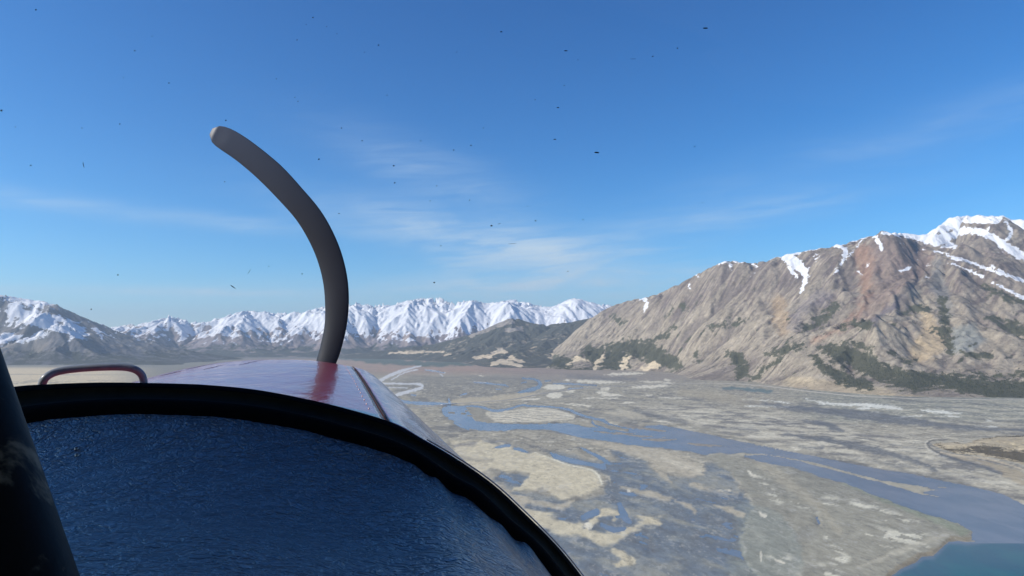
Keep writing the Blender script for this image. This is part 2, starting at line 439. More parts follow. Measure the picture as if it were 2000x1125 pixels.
    for sg in ([(1255, 858, 2), (1290, 859, 3), (1320, 858, 1)], [(1340, 866, 1), (1370, 869, 3), (1420, 872, 1.5)], [(1160, 842, 1), (1200, 847, 2.5), (1245, 846, 1)], [(1180, 835, .5), (1230, 850, 1.5), (1330, 856, 1)], [(1210, 829, 1), (1250, 836, 3), (1300, 842, 2)]):
        bar(pf.stroke(sg), L(136, 130, 122), .4, .9, 1.5, 1.5)
    bar(pf.poly([(1428, 887), (1450, 884), (1500, 887), (1560, 897), (1600, 906), (1650, 919), (1720, 937), (1790, 948), (1850, 951), (1872, 955), (1860, 962), (1820, 958), (1800, 963), (1835, 970), (1800, 966), (1740, 948), (1700, 939), (1630, 919), (1560, 901), (1500, 890), (1450, 889)]), L(158, 153, 138), .9, 1, 2, 1.2)
    hh = np.where(sst(pf.poly([(1380, 846), (1600, 893), (1850, 943), (1990, 985), (1990, 1050), (1900, 1040), (1780, 990), (1850, 965), (1720, 930), (1560, 893), (1440, 880), (1400, 868)]), -2, 4) > 0.5, np.minimum(hh, 0.34 * md + 0.3 * fn + .2 * io - 0.07), hh)
    # sand bars on the delta
    tan, tan2 = L(196, 186, 160), L(172, 164, 146)
    m = bar(p.poly([(880, 860), (940, 862), (1000, 872), (1044, 884), (1080, 896), (1110, 907), (1150, 917), (1165, 925), (1172, 935), (1175, 950), (1172, 955), (1160, 960), (1140, 968), (1115, 970), (1095, 975), (1078, 968), (1064, 956), (1060, 948), (1045, 958), (1000, 958), (1015, 948), (1034, 932), (1036, 925), (1000, 921), (960, 915), (940, 925), (900, 910)]), tan, 1.6, 0.9, 3, 3)
    c = over(c, m * sst(fn + bg, 0.15, 0.6) * .5, tan2)
    edge = pf.stroke([(1044, 885, .6), (1080, 897, 1.5), (1110, 908, 1.5), (1150, 917, 1.5), (1167, 927, 2), (1175, 945, 2.5)]); c = over(c, sst(edge, -1, 1), L(214, 208, 186))
    m = bar(p.poly([(1150, 862), (1200, 868), (1265, 875), (1300, 878), (1330, 888), (1355, 900), (1375, 915), (1380, 921), (1370, 929), (1350, 932), (1320, 925), (1290, 922), (1276, 912), (1270, 903), (1240, 890), (1200, 880), (1160, 872)]), tan2, 1.2, 0.95, 4, 3)
    c = over(c, sst(p.stroke([(1290, 895, 3), (1340, 912, 6), (1370, 922, 4)]), -3, 4) * .6, L(200, 192, 172))
    c = over(c, sst(p.stroke([(1385, 892, 4), (1420, 905, 4), (1460, 930, 3)]), -3, 4) * .7, L(202, 198, 184))
    bar(p.stroke([(1275, 912, 2), (1295, 930, 3), (1312, 943, 1)]), tan2, .6, .8, 2, 2)
    for sg, cc, hg in (([(1215, 953, 3), (1240, 958, 6), (1280, 968, 6), (1310, 975, 2)], tan2, .9), ([(1310, 972, 1), (1345, 990, 2), (1360, 1002, .5)], tan2, .6), ([(1350, 945, 1.5), (1380, 955, 3), (1440, 966, 2)], tan2, .8), ([(1395, 985, 1.5), (1430, 998, 5), (1450, 1008, 2)], tan2, .7),
                       ([(1200, 1075, 2), (1215, 1085, 7), (1235, 1098, 5), (1205, 1103, 3)], tan, .8), ([(1186, 932, 2), (1190, 942, 2)], tan, .6), ([(1120, 978, 2), (1100, 990, 6), (1060, 985, 5), (1010, 975, 8)], tan2, .7)):
        bar(p.stroke(sg), cc, hg, .9, 3, 3)
    m = bar(p.stroke([(1020, 1000, 10), (1070, 1018, 14), (1110, 1032, 13), (1150, 1042, 12), (1180, 1055, 9), (1220, 1042, 8), (1260, 1022, 7), (1285, 1022, 6)]), tan, 1.0, .9, 5, 8)
    bar(p.stroke([(1150, 1030, 8), (1168, 1010, 6), (1188, 1000, 7), (1204, 1004, 5), (1200, 1016, 3)]), tan, 1.0, .9, 3, 4)
    bar(p.poly([(900, 905), (960, 935), (985, 955), (1040, 975), (1020, 1010), (980, 985), (920, 940)]), tan2, .9, .8, 4, 6)
    # delta lobe at the right
    lobe = p.poly([(1375, 892), (1400, 887), (1440, 892), (1470, 903), (1510, 909), (1550, 916), (1600, 933), (1650, 945), (1700, 966), (1750, 985), (1800, 1003), (1840, 1015), (1880, 1027), (1897, 1040), (1895, 1055), (1852, 1055), (1836, 1070), (1822, 1083), (1798, 1085), (1788, 1097), (1760, 1109), (1738, 1126), (1650, 1200), (1560, 1200), (1570, 1100), (1555, 1040), (1520, 1000), (1480, 985), (1450, 955), (1438, 930), (1400, 908)])
    m = land(lobe, 1.1, 4, 2); c = over(c, m, L(146, 143, 130)); c = over(c, m * sst(bg + md, -.1, .6) * .5, L(128, 127, 118))
    c = over(c, sst(p.stroke([(1480, 900, 8), (1520, 930, 10), (1560, 960, 8), (1600, 990, 6), (1640, 1040, 4)]), -8, 6) * .5, L(172, 164, 144))
    salt = sst(md * 0.45 + fn * 0.8 + io * .35, 0.16, 0.30)
    region = np.maximum.reduce([sst(p.stroke(q), -6, 12) for q in ([(1550, 980, 8), (1590, 990, 14), (1630, 980, 12)], [(1670, 985, 12), (1720, 1005, 16), (1790, 1040, 22)], [(1610, 1030, 10), (1625, 1060, 18), (1640, 1090, 22)], [(1640, 1040, 10), (1720, 1050, 22), (1800, 1060, 20)], [(1480, 920, 6), (1500, 960, 12), (1520, 980, 8)], [(1560, 1110, 12), (1640, 1118, 16)], [(1500, 1080, 8), (1540, 1100, 14)])])
    c = over(c, salt * region * .85, L(206, 202, 184))
    c = over(c, sst(p.stroke([(1680, 1108, 2), (1740, 1085, 5), (1800, 1062, 6), (1850, 1046, 3)]), -4, 4) * .5, L(186, 180, 162))
    rim_ = sst(p.stroke([(1740, 1122, 8), (1795, 1090, 8), (1835, 1075, 7), (1855, 1055, 6), (1895, 1052, 4)]), -3, 4); c = over(c, rim_ * .8, L(134, 124, 104))
    c = over(c, sst(p.stroke([(1650, 945, 3), (1750, 987, 5), (1840, 1020, 9), (1885, 1040, 9)]), -3, 5) * .8, L(134, 140, 122))
    ww = np.where(rim_ > .5, .4, ww)
    # small pools of the near flats
    for q in ([(962, 876, .5), (985, 871, 3), (995, 870, 2)], [(1005, 876, 2), (1020, 880, 2.5), (1035, 885, 1)], [(1075, 885, 2), (1090, 893, 5), (1130, 903, 4), (1180, 912, 4)], [(1135, 875, 1.5), (1165, 890, 3), (1190, 905, 3)], [(1205, 1010, 3), (1225, 1008, 2)], [(1175, 1025, 4), (1200, 1035, 5), (1220, 1032, 3)], [(1140, 1010, 6), (1165, 1000, 7)], [(1210, 985, 5), (1220, 1010, 7), (1230, 1020, 4)], [(1595, 1012, 2.5), (1600, 1022, 2)]):
        sdd = pf.stroke(q); water(sdd, 3, .8, 1.5)
    c = over(c, sst(p.stroke([(945, 862, 1), (985, 866, 2), (1040, 885, 2)]), -4, 3) * .6, L(112, 116, 122))
    c = over(c, sst(p.stroke([(885, 873, 3), (915, 868, 5), (930, 866, 3)]), -3, 4) * .7, L(108, 108, 112))
    c = over(c, sst(p.stroke([(900, 895, 4), (935, 900, 4), (965, 898, 2)]), -3, 4) * .5, L(130, 126, 118))
    ww = np.maximum(ww, sst(p.stroke([(1590, 1025, 3), (1580, 1040, 16), (1560, 1050, 10)]), -8, 6) * .7)
    # pale oval island between the two arms, with dark runnels
    isl = pf.poly([(948, 807), (962, 803), (1000, 802), (1040, 797), (1062, 796), (1090, 801), (1112, 808), (1124, 813), (1118, 820), (1080, 822), (1050, 824), (985, 825), (968, 823), (955, 815)])
    im = sst(isl, -2, 2); run = sst(np.sin((py * 1.0 - px * 0.10 + 3.0 * md + 2 * bg) * 1.55), 0.1, 0.85) * sst(isl, 0, 4)
    c = over(c, im, L(196, 189, 170)); c = over(c, im * run * .75, L(132, 128, 120))
    tap = densify
    # white silt and salt patches
    wh = L(212, 206, 188)
    for q, w_ in (([(1060, 757), (1080, 756), (1108, 756)], 4.5), ([(1068, 773), (1098, 772)], 5), ([(1118, 743), (1160, 746), (1222, 747)], 2.6), ([(1180, 732), (1230, 730), (1260, 729)], 2.4), ([(1230, 757), (1270, 755), (1312, 754)], 2.6), ([(1172, 760), (1192, 759)], 2.4), ([(1165, 766), (1188, 768)], 2.6), ([(1170, 772), (1215, 772)], 2.2),
                  ([(1296, 742), (1310, 743)], 2.4), ([(1105, 765), (1124, 765)], 2), ([(1100, 743), (1112, 743)], 1.5), ([(1100, 812), (1118, 812)], 1.3), ([(1215, 787), (1240, 786)], 1.3), ([(925, 747), (960, 749)], 1.2), ([(1260, 773), (1275, 772)], 1.3), ([(1285, 777), (1340, 778)], 1), ([(1140, 778), (1212, 778)], 1), ([(1105, 789), (1160, 794)], 1.6), ([(1275, 821), (1320, 826)], 1.2), ([(935, 733), (945, 735)], 1.2), ([(1250, 745), (1320, 749)], 1.3), ([(1010, 781), (1060, 779)], 1.3),
                  ([(1545, 873), (1565, 880)], 1.8), ([(1550, 903), (1560, 905)], 1), ([(1460, 918), (1470, 930), (1478, 932)], 2.2), ([(1480, 1000), (1492, 1008), (1498, 1008)], 3), ([(1398, 957), (1428, 959)], 1.6), ([(1486, 1075), (1486, 1097)], 1.3), ([(1512, 1094), (1535, 1102)], 3), ([(1145, 1025), (1155, 1032)], 6), ([(1225, 958), (1232, 964)], 2.5)):
        c = over(c, sst(pf.stroke(tap(q, w_)) + fn * 2.4 + io * 1.2, -.7, .9), wh, .85)
    sw = L(214, 214, 204)
    for q in ([(1600, 787, 2), (1640, 790, 2.5), (1700, 791, 3)], [(1690, 791, 3), (1730, 795, 4), (1762, 799, 1)], [(1675, 797, 2), (1698, 797, 2)], [(1800, 802, 1.5), (1840, 805, 3), (1878, 809, 1)], [(1838, 813, 1), (1878, 814, 1.2)], [(1505, 794, 1), (1540, 795, 1)], [(1450, 781, .8), (1500, 783, 1.2), (1540, 787, 1)], [(1575, 780, .8), (1600, 785, 1), (1610, 790, 1.5)], [(1704, 805, 1), (1716, 805, 1)], [(1925, 819, 1), (1935, 823, 1)], [(1455, 793, 1), (1540, 794, 1.2)], [(1740, 817, .8), (1800, 812, .8)], [(1905, 832, .8), (1945, 834, .8)], [(1680, 811, .8), (1720, 813, .8)]):
        c = over(c, sst(pf.stroke(q) + fn * 2.6 + io * 1.2, -.6, .9), sw, .88)
    vp = sst(p.poly([(1180, 803), (1210, 800), (1260, 808), (1262, 818), (1220, 820), (1185, 814)]), -2, 3); c = over(c, vp * .7, L(184, 176, 156))
    # dark wet bands
    dkc = L(100, 103, 106)
    for q, a_ in (([(1420, 781, 1), (1500, 791, 3), (1560, 797, 5), (1640, 806, 8), (1720, 816, 9), (1800, 825, 7), (1880, 836, 5), (2000, 841, 3), (2200, 850, 3)], .85), ([(1570, 822, 2), (1600, 826, 5), (1625, 834, 6), (1645, 842, 3)], .9), ([(1415, 837, 2), (1480, 840, 3)], .6), ([(1563, 874, 1.5), (1605, 876, 2.5)], .85), ([(1530, 848, 2), (1620, 861, 4)], .8),
                  ([(1620, 860, 3), (1690, 876, 7), (1740, 888, 5), (1790, 902, 4), (1825, 920, 3)], .85), ([(1700, 900, 1), (1760, 912, 3), (1790, 915, 1)], .6), ([(1100, 798, 2), (1180, 812, 4), (1240, 826, 8)], .4), ([(1835, 890, 2), (1880, 902, 3), (1930, 916, 4), (1955, 926, 3)], .85), ([(1240, 800, 4), (1280, 812, 5), (1340, 826, 5)], .5), ([(1110, 735, 3), (1180, 740, 4), (1240, 740, 3)], .5)):
        m = sst(p.stroke(q) + fn * 1.5, -3, 3); c = over(c, m * a_, dkc); ww = np.maximum(ww, m * .5 * a_)
    c = over(c, sst(p.stroke([(1412, 758, 2), (1460, 761, 4), (1505, 765, 3)]), -1.5, 2) * .9, L(92, 110, 112))
    c = over(c, sst(p.stroke([(1330, 765, 6), (1420, 778, 8), (1480, 786, 5)]), -8, 6) * .5, L(164, 154, 132))
    # far meanders and ponds
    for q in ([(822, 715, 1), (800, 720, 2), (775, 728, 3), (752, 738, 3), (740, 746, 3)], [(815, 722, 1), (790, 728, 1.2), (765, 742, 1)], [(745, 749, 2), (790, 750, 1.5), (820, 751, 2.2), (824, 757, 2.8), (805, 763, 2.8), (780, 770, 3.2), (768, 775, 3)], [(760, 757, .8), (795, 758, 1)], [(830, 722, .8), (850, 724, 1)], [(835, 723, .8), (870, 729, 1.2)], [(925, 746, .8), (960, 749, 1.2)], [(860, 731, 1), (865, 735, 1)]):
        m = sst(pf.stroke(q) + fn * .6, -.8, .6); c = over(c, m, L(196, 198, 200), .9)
    for q in ([(770, 778, 4), (790, 785, 3), (830, 788, 3.2), (872, 789, 2.5), (878, 795, 4)], [(1020, 739, 1.2), (1045, 741, 2), (1055, 749, 3.2), (1050, 757, 3.6), (1030, 763, 3.5), (1008, 769, 2)], [(1080, 749, 1), (1120, 750, 1.6), (1165, 753, 1)], [(1110, 760, 1.5), (1138, 757, 1)], [(925, 747, .8), (960, 750, 1.2), (985, 752, 2), (992, 755, 1)], [(900, 772, 1.2), (912, 768, 1)], [(1065, 744, 1), (1075, 744, 1)], [(868, 728, 1), (850, 725, 1), (830, 723, .8)], [(877, 780, 2), (879, 788, 2)], [(1018, 748, .8), (1028, 746, 1)], [(970, 760, 1), (978, 760, 1)], [(802, 772, 1), (812, 772, 1)], [(1028, 776, .8), (1038, 775, 1.2)], [(965, 750, 1), (950, 747, .8)]):
        water(pf.stroke(q), 1.6, .8, .35)
    # sandy spit by the bridge
    m = bar(p.poly([(884, 784), (900, 777), (960, 776), (1010, 768), (1040, 768), (1060, 772), (1000, 783), (950, 788), (895, 791)]), L(176, 166, 144), 1.2, .85, 2, 1)
    # the lake bed
    lk = pf.poly(LAKE_PX); hh = np.where(lk > -100, np.minimum(hh, np.where(lk > -3, -lk / 8 * .4 + .1, 99)), hh); ww = np.where(lk > -1, .5, ww)
    c = over(c, sst(hh, 0.30, -0.05) * .55, L(104, 104, 104))
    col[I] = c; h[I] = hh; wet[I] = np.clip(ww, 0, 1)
    h = np.where(fr, np.clip(h, -2.0, 3.0), 1.0); h[PY > 1400] = -0.5
    nf = (y > 100) & ~fr; h = np.where(y < 700, -3.0, h)
    V = np.stack([x, y, h], 1); V = np.concatenate([V, [[0, 0, -3.0]]])
    Fc = grid_faces(ny, nx)
    i = np.arange(ny) * nx; wrap = np.stack([i[:-1] + nx - 1, i[:-1], i[1:], i[1:] + nx - 1], 1)
    Fc = np.concatenate([Fc, wrap])
    nfirst = np.arange(nx); cen = ny * nx
    cap = np.stack([np.full(nx, cen), np.roll(nfirst, -1), nfirst, nfirst], 1)   # centre fan, written as triangles below
    V[:, 2][-1] = -3.0
    col = col * np.array([[1.10, 1.085, 1.01]])
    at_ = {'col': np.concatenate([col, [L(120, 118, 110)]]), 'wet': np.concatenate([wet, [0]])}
    m, g, b = mat_new("delta_silt")
    tc = g.n('ShaderNodeTexCoord').outputs['Object']
    mp = g.n('ShaderNodeMapping'); g.put(mp.inputs[0], tc); mp.inputs['Rotation'].default_value = (0, 0, math.radians(-28)); mp.inputs['Scale'].default_value = (1, 0.45, 1)
    n1 = g.noise(mp.outputs[0], 0.045, 8, 0.68, 0.3); n2 = g.noise(tc, 0.4, 5, 0.6)
    k = g.m('ADD', g.m('ADD', g.m('MULTIPLY', n1, 1.3), g.m('MULTIPLY', n2, 0.4)), 0.17)
    cmb = g.n('ShaderNodeCombineXYZ'); [g.put(cmb.inputs[q], k) for q in range(3)]
    bc = g.vm('MULTIPLY', g.attr('col', 0), cmb.outputs[0])
    n3 = g.noise(mp.outputs[0], 0.11, 6, 0.7, 0.5); n4 = g.noise(mp.outputs[0], 0.013, 6, 0.7, 0.4)
    fl = g.m('ADD', g.m('MULTIPLY', n3, .6), g.m('MULTIPLY', n4, .4))
    bc = g.mix(g.m('MULTIPLY', g.sstep(fl, .53, .60), .42), bc, (.50, .48, .41, 1))
    bc = g.mix(g.m('MULTIPLY', g.sstep(fl, .46, .39), .42), bc, (.125, .125, .125, 1))
    g.put(b.inputs['Base Color'], bc)
    wt = g.m('MULTIPLY', g.attr('wet'), g.sstep(g.noise(mp.outputs[0], 0.02, 5, 0.6), 0.35, 0.6))
    g.put(b.inputs['Roughness'], g.m('SUBTRACT', 0.9, g.m('MULTIPLY', wt, 0.45)))
    b.inputs['Specular IOR Level'].default_value = 0.3
    g.put(b.inputs['Normal'], g.bump(n1, 0.5, 1.5))
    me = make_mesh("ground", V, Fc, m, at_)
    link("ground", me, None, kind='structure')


LAKE_PX = [(1700, 1150), (1738, 1126), (1760, 1110), (1788, 1098), (1798, 1087), (1822, 1085), (1836, 1072), (1852, 1057), (1870, 1055), (1890, 1057), (1915, 1055), (1935, 1054), (1960, 1055), (1990, 1054), (2060, 1058), (2240, 1066), (2300, 1500), (1500, 1500)]


def water_sheets():
    def wmat(name, colr, r, spec, bs, bd, tint=None, lake=False):
        m, g, b = mat_new(name)
        tc = g.n('ShaderNodeTexCoord').outputs['Object']
        n = g.noise(tc, 0.006, 5, 0.6); mp = g.n('ShaderNodeMapping'); g.put(mp.inputs[0], tc)
        mp.inputs['Rotation'].default_value = (0, 0, math.radians(-28)); mp.inputs['Scale'].default_value = (1, 0.3, 1)
        n2 = g.noise(mp.outputs[0], 0.02, 5, 0.65)
        c2 = tint or tuple(v * 0.6 for v in colr)
        cc = g.mix(g.sstep(g.m('ADD', g.m('MULTIPLY', n, .5), g.m('MULTIPLY', n2, .5)), 0.4, 0.6), (*colr, 1), (*c2, 1))
        if lake: cc = g.mix(g.attr('clear'), (.15, .19, .22, 1), cc)
        g.put(b.inputs['Base Color'], cc); b.inputs['Roughness'].default_value = r
        b.inputs['Specular IOR Level'].default_value = spec; b.inputs['IOR'].default_value = 1.33
        g.put(b.inputs['Normal'], g.bump(g.noise(tc, bs, 4, 0.7), 1.0, bd))
        return m
    riv = wmat("silty_river_water", (0.19, 0.225, 0.26), 0.20, 0.5, 0.15, 0.5, (0.14, 0.185, 0.225))
    lak = wmat("glacial_lake_water", (0.020, 0.095, 0.130), 0.25, 0.3, 0.12, 0.5, (0.022, 0.125, 0.140), True)
    a = np.radians(np.linspace(-41, 47, 40)); rr = F * H / np.array([900, 600, 400, 250, 160, 110, 80, 60, 46.0])
    A, R = np.meshgrid(a, rr); V = np.stack([(np.tan(A) * R).ravel(), R.ravel(), np.zeros(A.size)], 1)
    link("river", make_mesh("river", V, grid_faces(*A.shape), riv), None, kind='structure')
    # the lake: a fine sheet; its water clears away from the silty shore and river mouth
    xs = np.arange(250, 2600, 3.0); ys = np.arange(560, 1475, 3.0); X, Y = np.meshgrid(xs, ys); x, y = X.ravel(), Y.ravel()
    px, py = proj(x, y, np.zeros_like(x)); p = Paint(px, py, 2.5, 95, .06)
    big = [(1690, 1150)] + LAKE_PX[1:-2] + [(2700, 1070), (2700, 2600), (600, 2600), (1000, 1600)]
    sd = p.poly(big, 9000); n = fbm(x / 70, y / 70, 4, 96)
    keep = (sd > -1.5).reshape(X.shape); V = np.stack([x, y, np.full_like(x, .05)], 1); Fc = grid_faces(*X.shape)
    kf = (keep[:-1, :-1] & keep[:-1, 1:] & keep[1:, 1:] & keep[1:, :-1]).ravel(); Fc = Fc[kf]
    V, Fc, a2 = compact(V, Fc, {'clear': np.clip(sst(sd + 4 * n, -1, 12) * .7 + sst(sd + 10 * n, 5, 90) * .3, 0, 1)})
    link("lake", make_mesh("lake", V, Fc, lak, a2), None, kind='structure')


# ------------------------------------------------------------------ mountains
def G(px, py, z=-2.0):
    x, y = gpt(px, py); return (float(x), float(y), z)


def heightfield(name, xr, yr, step, ctrl, wl, amp, mat, paint, octv=5, seed=3, zmin=-25, wob=0.0, extra=None, fade_h=160.0, gain=0.5, frac=0.0, sil=None, despike=0):
    xs = np.arange(xr[0], xr[1], step); ys = np.arange(yr[0], yr[1], step); X, Y = np.meshgrid(xs, ys)
    Z0 = tps(ctrl, X, Y)
    if extra is not None: Z0 = extra(Z0, X, Y)
    if wob: Z0 = Z0 + wob * fbm(X / 1500, Y / 1500, 4, seed + 40) * sst(Z0, 0, 300)
    A = amp * sst(Z0, 0, fade_h)
    Z, acc = erode(Z0, X, Y, step, wl, A, octv, gain, seed)
    if frac: Z = Z + frac * fbm(X / (wl * .22), Y / (wl * .22), 5, seed + 60, .6) * sst(Z0, 0, fade_h)
    for _ in range(despike):
        q = np.pad(Z, 1, 'edge'); bl = (q[:-2, :-2] + q[:-2, 1:-1] + q[:-2, 2:] + q[1:-1, :-2] + q[1:-1, 2:] + q[2:, :-2] + q[2:, 1:-1] + q[2:, 2:]) / 8
        Z = np.clip(Z, bl - step * .22, bl + step * .10)
    if sil:
        tx = [q[0] for q in sil]; ty = [q[1] for q in sil]
        for it in range(3):
            px, py = proj(X.ravel(), Y.ravel(), Z.ravel()); bw = 7.0; lo = tx[0]; nb = int((tx[-1] - lo) / bw)
            bi = np.floor((px - lo) / bw).astype(int); ok = (bi >= 0) & (bi < nb) & (Z.ravel() > 60)
            best = np.full(nb, 1e9); np.minimum.at(best, bi[ok], py[ok]); bc = lo + (np.arange(nb) + .5) * bw; good = best < 1e8
            if good.sum() < 4: break
            kk = np.ones(nb); yv = np.zeros(nb)
            o_ = np.argsort(py[ok]); bs = bi[ok][o_]; fi = np.unique(bs, return_index=True); yy = Y.ravel()[ok][o_][fi[1]]; yv[fi[0]] = yy
            zt = H + (HY - np.interp(bc, tx, ty)) / F * yv; zc = H + (HY - best) / F * yv
            kk = np.where(good, np.clip(zt / np.maximum(zc, 50), .6, 1.7), 1.0)
            ker = np.exp(-np.arange(-6, 7) ** 2 / (2 * 2.0 ** 2)); ker /= ker.sum(); kk = np.convolve(np.pad(kk, 6, 'edge'), ker, 'valid')
            Z = Z * np.where(Z > 0, np.interp(px, bc, kk).reshape(Z.shape), 1.0)
    gy, gx = np.gradient(Z, step); sl_ = np.hypot(gx, gy)
    cur = -(np.gradient(gx, step, axis=1) + np.gradient(gy, step, axis=0)) * step
    px, py = proj(X.ravel(), Y.ravel(), Z.ravel())
    at_ = paint(X.ravel(), Y.ravel(), Z.ravel(), px, py, acc.ravel(), sl_.ravel(), cur.ravel(), gx.ravel(), gy.ravel())
    at_['col'] = at_['col'] * np.array([[1.16, 1.15, 1.13]])
    V = np.stack([X.ravel(), Y.ravel(), Z.ravel()], 1); Fc = grid_faces(*X.shape, keep=Z > zmin)
    V, Fc, at2 = compact(V, Fc, at_)
    o = link(name, make_mesh(name, V, Fc, mat, at2), None, kind='structure')
    return X, Y, Z, at_


def right_mountain():
    foot = [(1080, 721), (1150, 723), (1230, 724), (1310, 728), (1340, 738), (1400, 744), (1470, 746), (1540, 756), (1600, 763), (1680, 770), (1780, 775), (1880, 777), (2000, 778), (2150, 784)]
    c = [G(*f) for f in foot]
    for (x, y, z) in list(c): c.append((x - 330 * .8, y - 330 * .55, -70)); c.append((x - 900, y - 700, -260))
    for px, py, Y, z in ((960, 700, 13500, -260), (1000, 690, 15000, -260), (1040, 700, 13000, -160), (1060, 690, 14500, -120), (1090, 680, 14500, -40)): x, y, _z = at(px, py, Y); c.append((x, y, z))
    crest = [(1150, 622, 13400), (1183, 602, 12900), (1215, 590, 12500), (1243, 583, 12100), (1262, 581, 11900), (1290, 571, 11600), (1320, 556, 11300), (1350, 541, 11000), (1380, 524, 10700), (1420, 508, 10300), (1468, 514, 10200), (1500, 508, 10000), (1530, 498, 9800), (1570, 490, 9650), (1620, 482, 9450), (1665, 471, 9250), (1690, 464, 9100), (1715, 453, 9000), (1750, 453, 9100), (1780, 457, 9300), (1810, 459, 9700)]
    c += [at(*q) for q in crest]
    for px, py, Y in crest: x, y, z = at(px, py, Y); c.append((x + 700, y + 560, z - 330)); c.append((x + 1800, y + 1500, z - 900 if px < 1650 else z - 300))
    face = [(1180, 680, 10700), (1200, 640, 11500), (1300, 690, 9600), (1300, 640, 10300), (1400, 700, 8300), (1380, 640, 9200), (1400, 580, 9900), (1470, 700, 7500), (1470, 640, 8300), (1480, 570, 9250), (1530, 700, 7050), (1545, 650, 7700), (1560, 600, 8300), (1570, 550, 8850), (1600, 720, 6350), (1600, 665, 7100), (1640, 600, 7950), (1640, 540, 8600), (1690, 520, 8650), (1690, 580, 8050), (1700, 640, 7350), (1750, 540, 8250), (1745, 500, 8600),
            (1832, 503, 8150), (1795, 540, 7850), (1750, 585, 7450), (1700, 625, 7100), (1650, 655, 6850), (1700, 700, 6350), (1800, 700, 6150), (1800, 640, 6700), (1860, 570, 7350), (1880, 640, 6600), (1880, 700, 6050), (1890, 520, 7900), (1960, 560, 7500), (1960, 640, 6600), (2000, 700, 5950), (2000, 540, 7900), (2100, 560, 7600), (2100, 650, 6500),
            (1850, 478, 9100), (1900, 490, 9000), (1950, 500, 8900), (2000, 515, 8700), (2100, 520, 8700), (1870, 455, 10200), (1930, 460, 10200), (2000, 475, 10000), (2100, 490, 10000),
            (1820, 447, 11200), (1840, 433, 11500), (1872, 420, 11700), (1900, 421, 11700), (1930, 421, 11700), (1958, 421, 11700), (1980, 428, 11600), (2020, 430, 11500), (2100, 440, 11400), (2200, 450, 11200)]
    c += [at(*q) for q in face]
    for px in (1850, 1950, 2100): x, y, z = at(px, 430, 11700); c.append((x + 500, y + 1300, z - 500)); c.append((x + 900, y + 2600, z - 900))

    def facets(Z0, X, Y):
        return erode(Z0, X, Y, 12.5, 2300, 95 * sst(Z0, 60, 700), 2, .5, 203)[0]

    def paint(x, y, z, px, py, acc, sl_, cur, gx, gy):
        n1 = fbm(x / 260, y / 260, 5, 7); n2 = fbm(x / 900, y / 900, 4, 8)
        # streaks running down the slope
        dn = fbm((x * .52 - y * .86) / 60, (x * .86 + y * .52) / 520, 5, 9)
        tan_, rock, purp, ochre = L(150, 141, 126), L(126, 117, 108), L(100, 90, 90), L(166, 136, 104)
        hi = sst(z + 200 * n2, 550, 1300)
        col = np.tile(tan_, (len(x), 1)); col = over(col, hi * .85, rock)
        col = over(col, sst(dn * .7 + n1 * .5 - cur * .10 + hi * .25, 0.12, 0.55) * .75, purp)
        d2 = fbm((x * .52 - y * .86 + 30 * n1) / 24, (x * .86 + y * .52) / 420, 4, 12); col = over(col, sst(d2 + .3 * dn, .15, .5) * .35, L(98, 90, 88)); col = over(col, sst(-d2 - .2 * dn, .15, .5) * .32, L(176, 166, 150)); col = over(col, sst(-dn * .6 + n1 * .5, 0.1, .5) * .6, L(166, 156, 139)); col = over(col, sst(fbm(x / 70, y / 70, 5, 10) + .3 * dn, .15, .5) * .5, L(108, 102, 96)); col = over(col, sst(acc * .5 + n1 * .3, -.1, -.5) * .6, L(98, 91, 90)); col = over(col, sst(n2 + .4 * n1, .1, .6) * .4, L(110, 102, 98))
        p = Paint(px, py, 7, 25, 0.05)
        col = over(col, sst(p.poly([(1700, 470), (1760, 462), (1830, 500), (1780, 560), (1700, 630), (1640, 650), (1700, 560)]) + 8 * dn, -10, 12) * .55, L(130, 112, 104))
        col = over(col, sst(p.stroke([(1685, 495, 18), (1690, 530, 14), (1692, 570, 9), (1685, 600, 5), (1640, 640, 4), (1590, 665, 3)]) + 6 * dn, -10, 10) * .6, L(150, 118, 98))
        col = over(col, sst(p.stroke([(1520, 590, 14), (1525, 620, 14), (1530, 645, 10)]) + 5 * dn, -8, 8) * .7, L(160, 140, 114))
        col = over(col, sst(p.poly([(1800, 590), (1825, 620), (1850, 680), (1830, 700), (1780, 710), (1770, 690), (1800, 650)]) + 5 * dn, -5, 6) * .5, L(186, 165, 130))
        col = over(col, sst(p.stroke([(1720, 775, 6), (1800, 777, 4)]) + 3 * dn, -3, 5) * .6, L(190, 172, 138))
        col = over(col, sst(p.poly([(1530, 752), (1545, 735), (1620, 740), (1700, 748), (1760, 770), (1700, 776), (1620, 768)]) + 4 * dn, -4, 5) * .5, L(180, 165, 136))
        col = over(col, sst(p.poly([(1860, 640), (1900, 630), (1925, 665), (1900, 690), (1850, 690)]) + 6 * dn, -6, 8) * .7, L(128, 134, 132))
        col = over(col, sst(p.stroke([(1830, 510, 8), (1835, 560, 14), (1850, 610, 12)]) + 5 * dn, -8, 8) * .6, L(118, 120, 120))
        col = over(col, sst(p.stroke([(1790, 550, 3), (1740, 600, 6), (1700, 630, 4)]) + 4 * dn, -4, 4) * .7, L(96, 92, 100))
        col = over(col, sst(p.stroke([(1545, 640, 6), (1570, 600, 12), (1610, 580, 16)]) + 6 * dn, -8, 8) * .5, L(116, 110, 114))
        q = Paint(px, py, 9, 35, 0.07)
        veg = np.full(len(x), -1.0)
